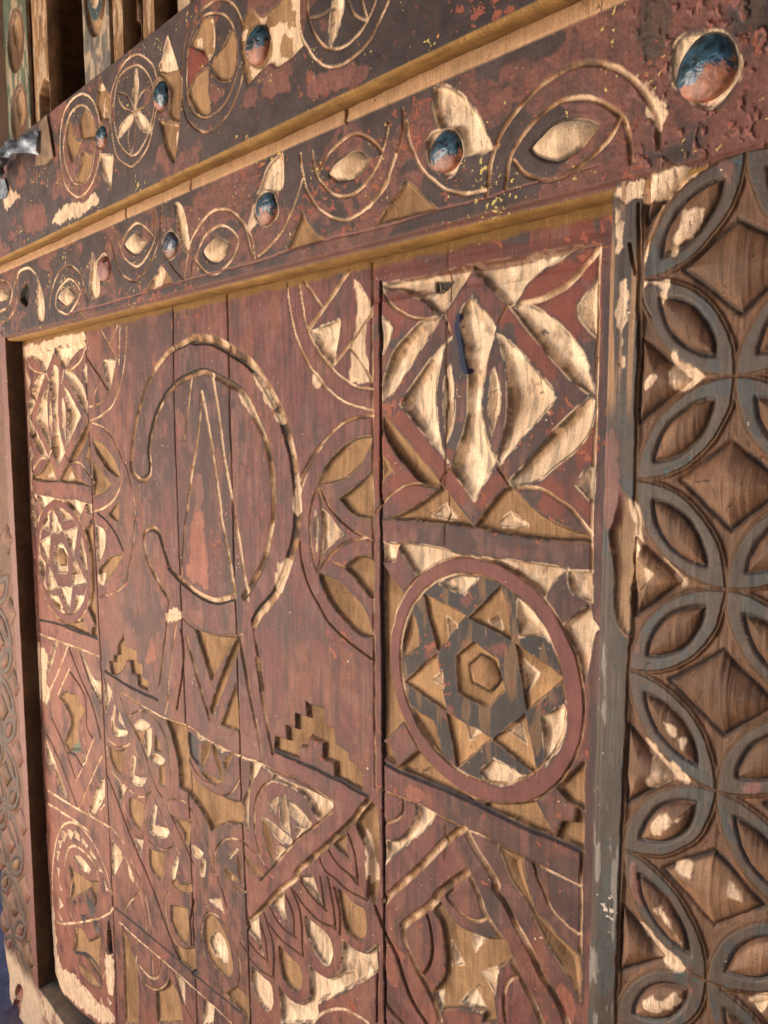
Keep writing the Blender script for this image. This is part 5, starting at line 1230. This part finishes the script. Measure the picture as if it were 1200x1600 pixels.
po.C[:] = CL['S']*.78; po.C *= (.45+1.1*fbm(po.U*60, po.V*10, 461, 5))[..., None]
lattice(po, [(-.4025, 0), (-.3035, 1), (-.2045, 0)], .155, .2077, -.4035, -.10)
# teal left in the blue-grey bands
m = (1-np.clip(po.Wd, 0, 1))*sst(.56, .64, fbm(po.U*36, po.V*30, 471, 4))*.5; mixc(po.C, m, CL['T'])
po.cut(np.array([(-.4035, .25), (-.4045, .05), (-.402, -.2), (-.405, -.5), (-.403, -.75)]), .0045, .0025, 'N')
po.carve(POSTP)
mixc(po.C, sst(-.4045, -.406, po.U)*sst(.0, .05, po.V)*sst(.42, .55, fbm(po.U*150, po.V*6, 477, 4)), CL['Bl'])
mixc(po.C, sst(-.406, -.409, po.U)*.8*sst(.60, .66, fbm(po.U*90, po.V*16, 479, 5))*(po.V < -.2), CL['Gy']*1.3)
po.H -= .004*sst(-.433, -.44, po.U)
po.H += .003*(fbm(po.U*70, po.V*8, 481, 4)-.5)*sst(.0, .16, po.V)*sst(-.33, -.40, po.U)
po.weather(.0005)
po.ID[(po.ID == 0) & (po.U > -.4045)] = 1
rpost = thing("carved_post", Vector((-.33, -WF, 0)), "carved post right of the door, grey lens bands round brown diamond hollows", "post")
po.build(rpost, M_post, [(-.4045, "post_edge"), (9, "lattice_ground")], dict(left=[(-.001, WF-.012, 'N'), (0, .001, 'K')]))
slab("post_core", PU0+.004, -.20, -1.93, .26, -.05, WF-.028, M_dark, rpost)

LU0, LU1 = -2.66, -2.322
lp = Field("lpost", WF, cols_between(-70, float(pj(LU1, -.8, WF)[0])+1, WF, y=1100, s0=.55, s1=.55), -1.93, .30, .0018, 51, CL['Ls'])
lp = Field("lpost", WF, np.linspace(LU0, LU1, 190), -1.93, .30, .0022, 51, CL['Ls'])
lp.C[:] = CL['Ls']*1.05; lp.C *= (.7+.6*fbm(lp.U*30, lp.V*9, 491, 4))[..., None]
lattice(lp, [(-2.648, 1), (-2.537, 0), (-2.405, 1)], -1.206, .2215, -2.70, -2.368)
mixc(lp.C, sst(-2.366, -2.362, lp.U)*.9, CL['Ls']*1.1)
mixc(lp.C, .7*lp.Wd*sst(.5, .6, fbm(lp.U*20, lp.V*20, 493, 4)), CL['Ls']*1.1)
m = sst(-1.70, -1.76, lp.V+.03*(fbm(lp.U*20, lp.V*20, 495, 3)-.5)); mixc(lp.C, m, CL['P']*.85); lp.H = lp.H*(1-m)-.004*m*fbm(lp.U*25, lp.V*25, 497, 4)
for x, y in ((29, 1552), (25, 1575)):
    t = np.arange(30)*2*math.pi/30; P = np.stack(un(x+6.5*np.cos(t), y+14*np.sin(t), WF), 1); lp.pit(P, .02, 'bowl', .02, 'O', lp.part('knot_hole'))
lp.weather()
bpx = np.array([(-200, 480), (90, 480), (90, 1700), (60, 1700), (33, 1602), (22, 1583), (15, 1560), (13, 1525), (8, 1492), (3, 1450), (0.5, 1380), (-4, 1300), (-14, 1150), (-45, 700), (-80, 480)], float)
bu, bv = un(bpx[:, 0], bpx[:, 1], WF); BP = np.stack([bu, bv], 1)
lpost = thing("carved_post", Vector((-2.45, -WF, 0)), "narrow salmon carved post at the far left of the door, standing before purple paving", "post")
lp.build(lpost, M_post, [(9, "post_face")], dict(right=[(.0, WF-.002, 'N'), (.001, WF-.02, CL['N']*.5), (.001, .02, CL['N']*.5), (0, -.03, CL['N']*.45)]), cull=lambda U, V: (sdf(U.astype(np.float32), V.astype(np.float32), BP) > 0) | (U > -2.33))
slab("post_core", -2.50, LU1-.004, -1.90, .25, -.05, WF-.024, M_dark, lpost)

# ------------------------------------------------------------------ bottom rail and sill ledge
rail = thing("bottom_rail", Vector((-1.3, -WF, .1)), "pale weathered bottom rail of the frame, at the lower left corner below the door", "rail")
rl = Field("rail", WF, np.linspace(LU1-.004, -1.2, 330), -1.925, -1.712, .003, 61, CL['P'])
rl.C[:] = CL['P']*.75; rl.C *= (.7+.6*fbm(rl.U*18, rl.V*30, 501, 4))[..., None]; mixc(rl.C, .7*sst(.5, .6, fbm(rl.U*25, rl.V*25, 503, 4)), CL['Ls'])
rl.H += .004*(fbm(rl.U*14, rl.V*14, 505, 4)-.5); rl.Wd[:] = 1; rl.weather()
sl_c = lin(104, 90, 76)
rl.build(rail, M_beam, [(9, "rail_face")], dict(top=[(.0, WF-.004, sl_c), (.001, WF-.015, sl_c), (.002, WF-.03, sl_c), (.001, 0., sl_c*.8), (0, -.03, sl_c*.6)]))
slab("rail_core", LU1, -1.2, -1.925, -1.72, -.05, WF-.02, M_sill, rail)

# ------------------------------------------------------------------ studs
def stud_mat(name, paint, bare, split):
    m, t, nd, bs = nodes(name); L = t.links.new
    tc = nd('ShaderNodeTexCoord'); sp = nd('ShaderNodeSeparateXYZ'); L(tc.outputs['Object'], sp.inputs[0])
    geo = nd('ShaderNodeNewGeometry')
    n = nd('ShaderNodeTexNoise'); n.inputs['Scale'].default_value = 48; n.inputs['Detail'].default_value = 8; n.inputs['Roughness'].default_value = .7; n.inputs['Distortion'].default_value = 1.2; L(geo.outputs['Position'], n.inputs[0])
    n2 = nd('ShaderNodeTexNoise'); n2.inputs['Scale'].default_value = 95; n2.inputs['Detail'].default_value = 5; L(geo.outputs['Position'], n2.inputs[0])
    a = nd('ShaderNodeMath', operation='MULTIPLY_ADD'); L(n.outputs[0], a.inputs[0]); a.inputs[1].default_value = .10; L(sp.outputs[2], a.inputs[2])
    r = nd('ShaderNodeMapRange'); r.inputs[1].default_value = split+.049; r.inputs[2].default_value = split+.0505; L(a.outputs[0], r.inputs[0])
    p2 = nd('ShaderNodeMix', data_type='RGBA'); p2.inputs[6].default_value = (*(np.array(paint)*.6), 1); p2.inputs[7].default_value = (*(np.array(paint)*1.8+np.array([.0, .01, .03])), 1)  # brighter bluish spots painted into the colour as sky glints
    rr = nd('ShaderNodeMapRange'); rr.inputs[1].default_value = .4; rr.inputs[2].default_value = .62; L(n2.outputs[0], rr.inputs[0]); L(rr.outputs[0], p2.inputs[0])
    b2 = nd('ShaderNodeMix', data_type='RGBA'); b2.inputs[6].default_value = (*(np.array(bare)*.55), 1); b2.inputs[7].default_value = (*bare, 1); L(rr.outputs[0], b2.inputs[0])
    x = nd('ShaderNodeMix', data_type='RGBA'); L(b2.outputs[2], x.inputs[6]); L(p2.outputs[2], x.inputs[7]); L(r.outputs[0], x.inputs[0]); L(x.outputs[2], bs.inputs['Base Color'])
    q = nd('ShaderNodeMapRange'); q.inputs[3].default_value = .55; q.inputs[4].default_value = .18; L(r.outputs[0], q.inputs[0]); L(q.outputs[0], bs.inputs['Roughness'])
    bs.inputs['Specular IOR Level'].default_value = 1.0
    b = nd('ShaderNodeBump'); b.inputs['Strength'].default_value = .8; b.inputs['Distance'].default_value = .003; L(n2.outputs[0], b.inputs['Height']); L(b.outputs[0], bs.inputs['Normal'])
    return m
MS = [stud_mat("teal_and_salmon_stud_paint", lin(40, 62, 72), lin(172, 104, 74), -.008), stud_mat("rusty_stud_paint", lin(120, 66, 60), lin(150, 84, 72), .01), stud_mat("dark_stud_paint", lin(50, 50, 62), lin(150, 92, 74), -.012)]
def stud(x, y, a, b, w, root, mat, hk=.42):
    u, v = un(x, y, w); ul = un(x-a, y, w)[0]; ur = un(x+a, y, w)[0]; vt = un(x, y-b, w)[1]; vb = un(x, y+b, w)[1]
    ru, rv = (ur-ul)/2, (vt-vb)/2; cu, cv = (ul+ur)/2, (vt+vb)/2; h = hk*min(ru, rv)
    vs_, fs = [], []; nr, ns = 9, 32
    for i in range(nr):
        t = i/(nr-1)*math.pi/2
        for j in range(ns):
            p = 2*math.pi*j/ns; k = 1+.03*math.sin(3*p+x)
            vs_.append((ru*math.cos(t)*math.cos(p)*k, -h*math.sin(t)+.007*(1 if i == 0 else 0), rv*math.cos(t)*math.sin(p)*k))
    for i in range(nr-1):
        for j in range(ns): fs.append((i*ns+j, i*ns+(j+1) % ns, (i+1)*ns+(j+1) % ns, (i+1)*ns+j))
    o = mesh_obj("stud", vs_, fs, mat, None, True); o.parent = root; o.location = Vector((cu, -w+.003, cv+GZ))-root.location
    return o
for i, q in enumerate(STUDS_L): stud(*q, WF, lower, MS[[1, 2, 0, 0, 0][i]])
for i, q in enumerate(STUDS_U): stud(*q, WG, upper, MS[0])

# ------------------------------------------------------------------ bent metal hasp on the upper beam
M_tin = noisy_mat("bent_tin", lin(84, 92, 108), lin(170, 174, 182), 55, .5, (1, 1, 1), .5, .002, .6)
M_tin2 = noisy_mat("painted_tin_plate", lin(108, 84, 66), lin(160, 132, 108), 40, .5, (1, 1, 1), .4, .002, .2)
gx = lambda x, y: un(x/5.714, 120+y/5.714, WG)
hasp = thing("metal_hasp", Vector((-1.95, -WG, GZ+.6)), "bent tin hasp torn open on the left end of the upper beam", "hasp")
pl = [gx(*p) for p in ((372, 420), (438, 345), (497, 715), (430, 790), (335, 800), (350, 640))]
n = len(pl); vv = [(u, -WG-.0015, v+GZ) for u, v in pl]+[(u, -WG-.006, v+GZ) for u, v in pl]
mesh_obj("hasp_plate", vv, [tuple(range(n, 2*n))[::-1]]+[(i, (i+1) % n, n+(i+1) % n, n+i) for i in range(n)], M_tin2, hasp)
ut, vt_ = gx(385, 600); ue, ve = gx(60, 900); vs_, fs = [], []; NS, NT = 22, 7
for sid in (0, 1):
    for i in range(NS):
        s_ = i/(NS-1); u = ut+(ue-ut)*s_; hgt = .010+.046*math.sin(math.pi*min(1, s_*.94+.03))**.8
        for j in range(NT):
            t = j/(NT-1)-.5; wob = .006*math.sin(11*s_+4*t)+.004*math.sin(23*s_-7*t)+.003*math.sin(41*s_+15*t)
            vs_.append((u+.012*t, -(WG+hgt*(1-.5*(t+.5)**2)+wob-.0018*sid), GZ+vt_+(ve-vt_)*s_*.62+.050*t*(1-.25*s_)+.012*math.sin(math.pi*s_)+.004*math.sin(14*s_)))
for sid in (0, 1):
    o_ = sid*NS*NT
    for i in range(NS-1):
        for j in range(NT-1):
            q = (o_+i*NT+j, o_+i*NT+j+1, o_+(i+1)*NT+j+1, o_+(i+1)*NT+j); fs.append(q if sid == 0 else q[::-1])
mesh_obj("hasp_loop", vs_, fs, M_tin, hasp, True)
pl = [gx(*p) for p in ((-30, 900), (60, 920), (88, 1020), (60, 1085), (-30, 1110))]; n = len(pl)
vv = [(u, -WG-.0015, v+GZ) for u, v in pl]+[(u, -WG-.005, v+GZ) for u, v in pl]
mesh_obj("hasp_plate", vv, [tuple(range(n, 2*n))[::-1]]+[(i, (i+1) % n, n+(i+1) % n, n+i) for i in range(n)], M_tin, hasp)

# ------------------------------------------------------------------ grille of balusters above the beams
GRP = "balusters of the grille above the upper beam"
bt = [  # px left, px right (at y=100), relief plane, base colour, motif, label
    (9, 44, .045, 'Gn', 'loops', "green tinged carved baluster with hanging loops, leftmost of the grille"),
    (46, 76, .075, 'Bl', 'plain', "thick plain brown baluster with a notch near its foot, second from the left"),
    (132, 173, .045, 'Gy', 'drop', "grey carved baluster with a pale drop in a ring"),
    (174, 194, .07, 'Bl', 'plain', "slim plain baluster between the drop carving and the fluted one"),
    (195, 219, .045, 'B', 'flute', "brown baluster with slanting flutes and dark gaps"),
    (220, 243, .07, 'Bl', 'plain', "plain pinkish baluster beside the widest dark gap"),
    (274, 300, .06, 'P', 'plain', "pale bare baluster, rightmost of the grille")]
for i, (xa, xb, w, c, mot, lab) in enumerate(bt):
    ua, ub = un(xa, 100, w)[0], un(xb, 100, w)[0]
    f = Field("baluster", w, np.linspace(ua, ub, 70), .66, 1.32, .003, 600+i*7, CL[c])
    f.C[:] = CL[c]*(.9 if c != 'P' else .7); f.C *= (.55+.9*fbm(f.U*60, f.V*14, 610+i, 4))[..., None]; f.Wd[:] = 1
    mixc(f.C, .7*sst(.54, .6, fbm(f.U*70, f.V*25, 630+i, 4)), CL['P']*.75)
    um = (ua+ub)/2; hw = (ub-ua)/2
    def oval(cv, rv, k): t = np.arange(30)*2*math.pi/30; return np.stack([um+hw*k*np.cos(t), cv+rv*np.sin(t)], 1)
    if mot == 'loops':
        for cv in (.80, .98, 1.16):
            f.pit(oval(cv, .075, .8), .010, 'bowl', .01, 'B', f.part('carved_loop')); f.pit(oval(cv+.02, .045, .45), .016, 'bowl', .01, 'W', f.part('carved_drop'))
        mixc(f.C, .5*sst(ua+hw*.5, ua, f.U), lin(60, 92, 76))
    elif mot == 'drop':
        for cv in (.93, 1.17):
            f.pit(oval(cv, .10, .88), .010, 'flat', .006, 'Bl', f.part('carved_loop')); f.raise_(oval(cv+.01, .08, .62), -.001, .005, 'T'); f.pit(oval(cv+.015, .06, .42), .012, 'bowl', .01, 'P', f.part('carved_drop'))
    elif mot == 'flute':
        for k in range(7): f.cut(np.array([(ua+hw*.3, .70+k*.1), (ub-hw*.1, .78+k*.1)]), .026, .016, 'N')
    else:
        f.H -= .012*np.clip(1-np.abs(f.U-ua)/(hw*.5), 0, 1)
    if i == 1:
        f.pit(np.array([(um-hw*.1, .60), (ub-hw*.08, .60), (ub-hw*.08, .785), (um+hw*.45, .80), (um-hw*.1, .775)]), .05, 'flat', .003, 'N', f.part('notch'))
    f.weather(.001)
    r = thing("baluster", Vector((um, -w, GZ+.72)), lab, "baluster", GRP)
    f.build(r, M_post if c in ('Gn', 'Gy') else M_beam, [(9, "baluster_face")], dict(right=[(0.001, w-.004, CL['Bl']*.9), (.004, w-.012, CL['Bl']*.8), (.004, w-.03, CL['N']), (.003, -.03, CL['N'])], left=[(-.001, w-.006, 'N'), (0, -.03, 'N')]))
bb = mesh_obj("back_board", [(-3.0, .075, GZ+.62), (-.9, .075, GZ+.62), (-.9, .075, GZ+1.5), (-3.0, .075, GZ+1.5), (-3.0, .10, GZ+.62), (-.9, .10, GZ+.62), (-.9, .10, GZ+1.5), (-3.0, .10, GZ+1.5)],
              [(0, 1, 2, 3), (5, 4, 7, 6), (3, 2, 6, 7), (1, 0, 4, 5), (0, 3, 7, 4), (2, 1, 5, 6)], M_dark)
tag(bb, "dark brown boarding seen through the gaps of the grille", "board")
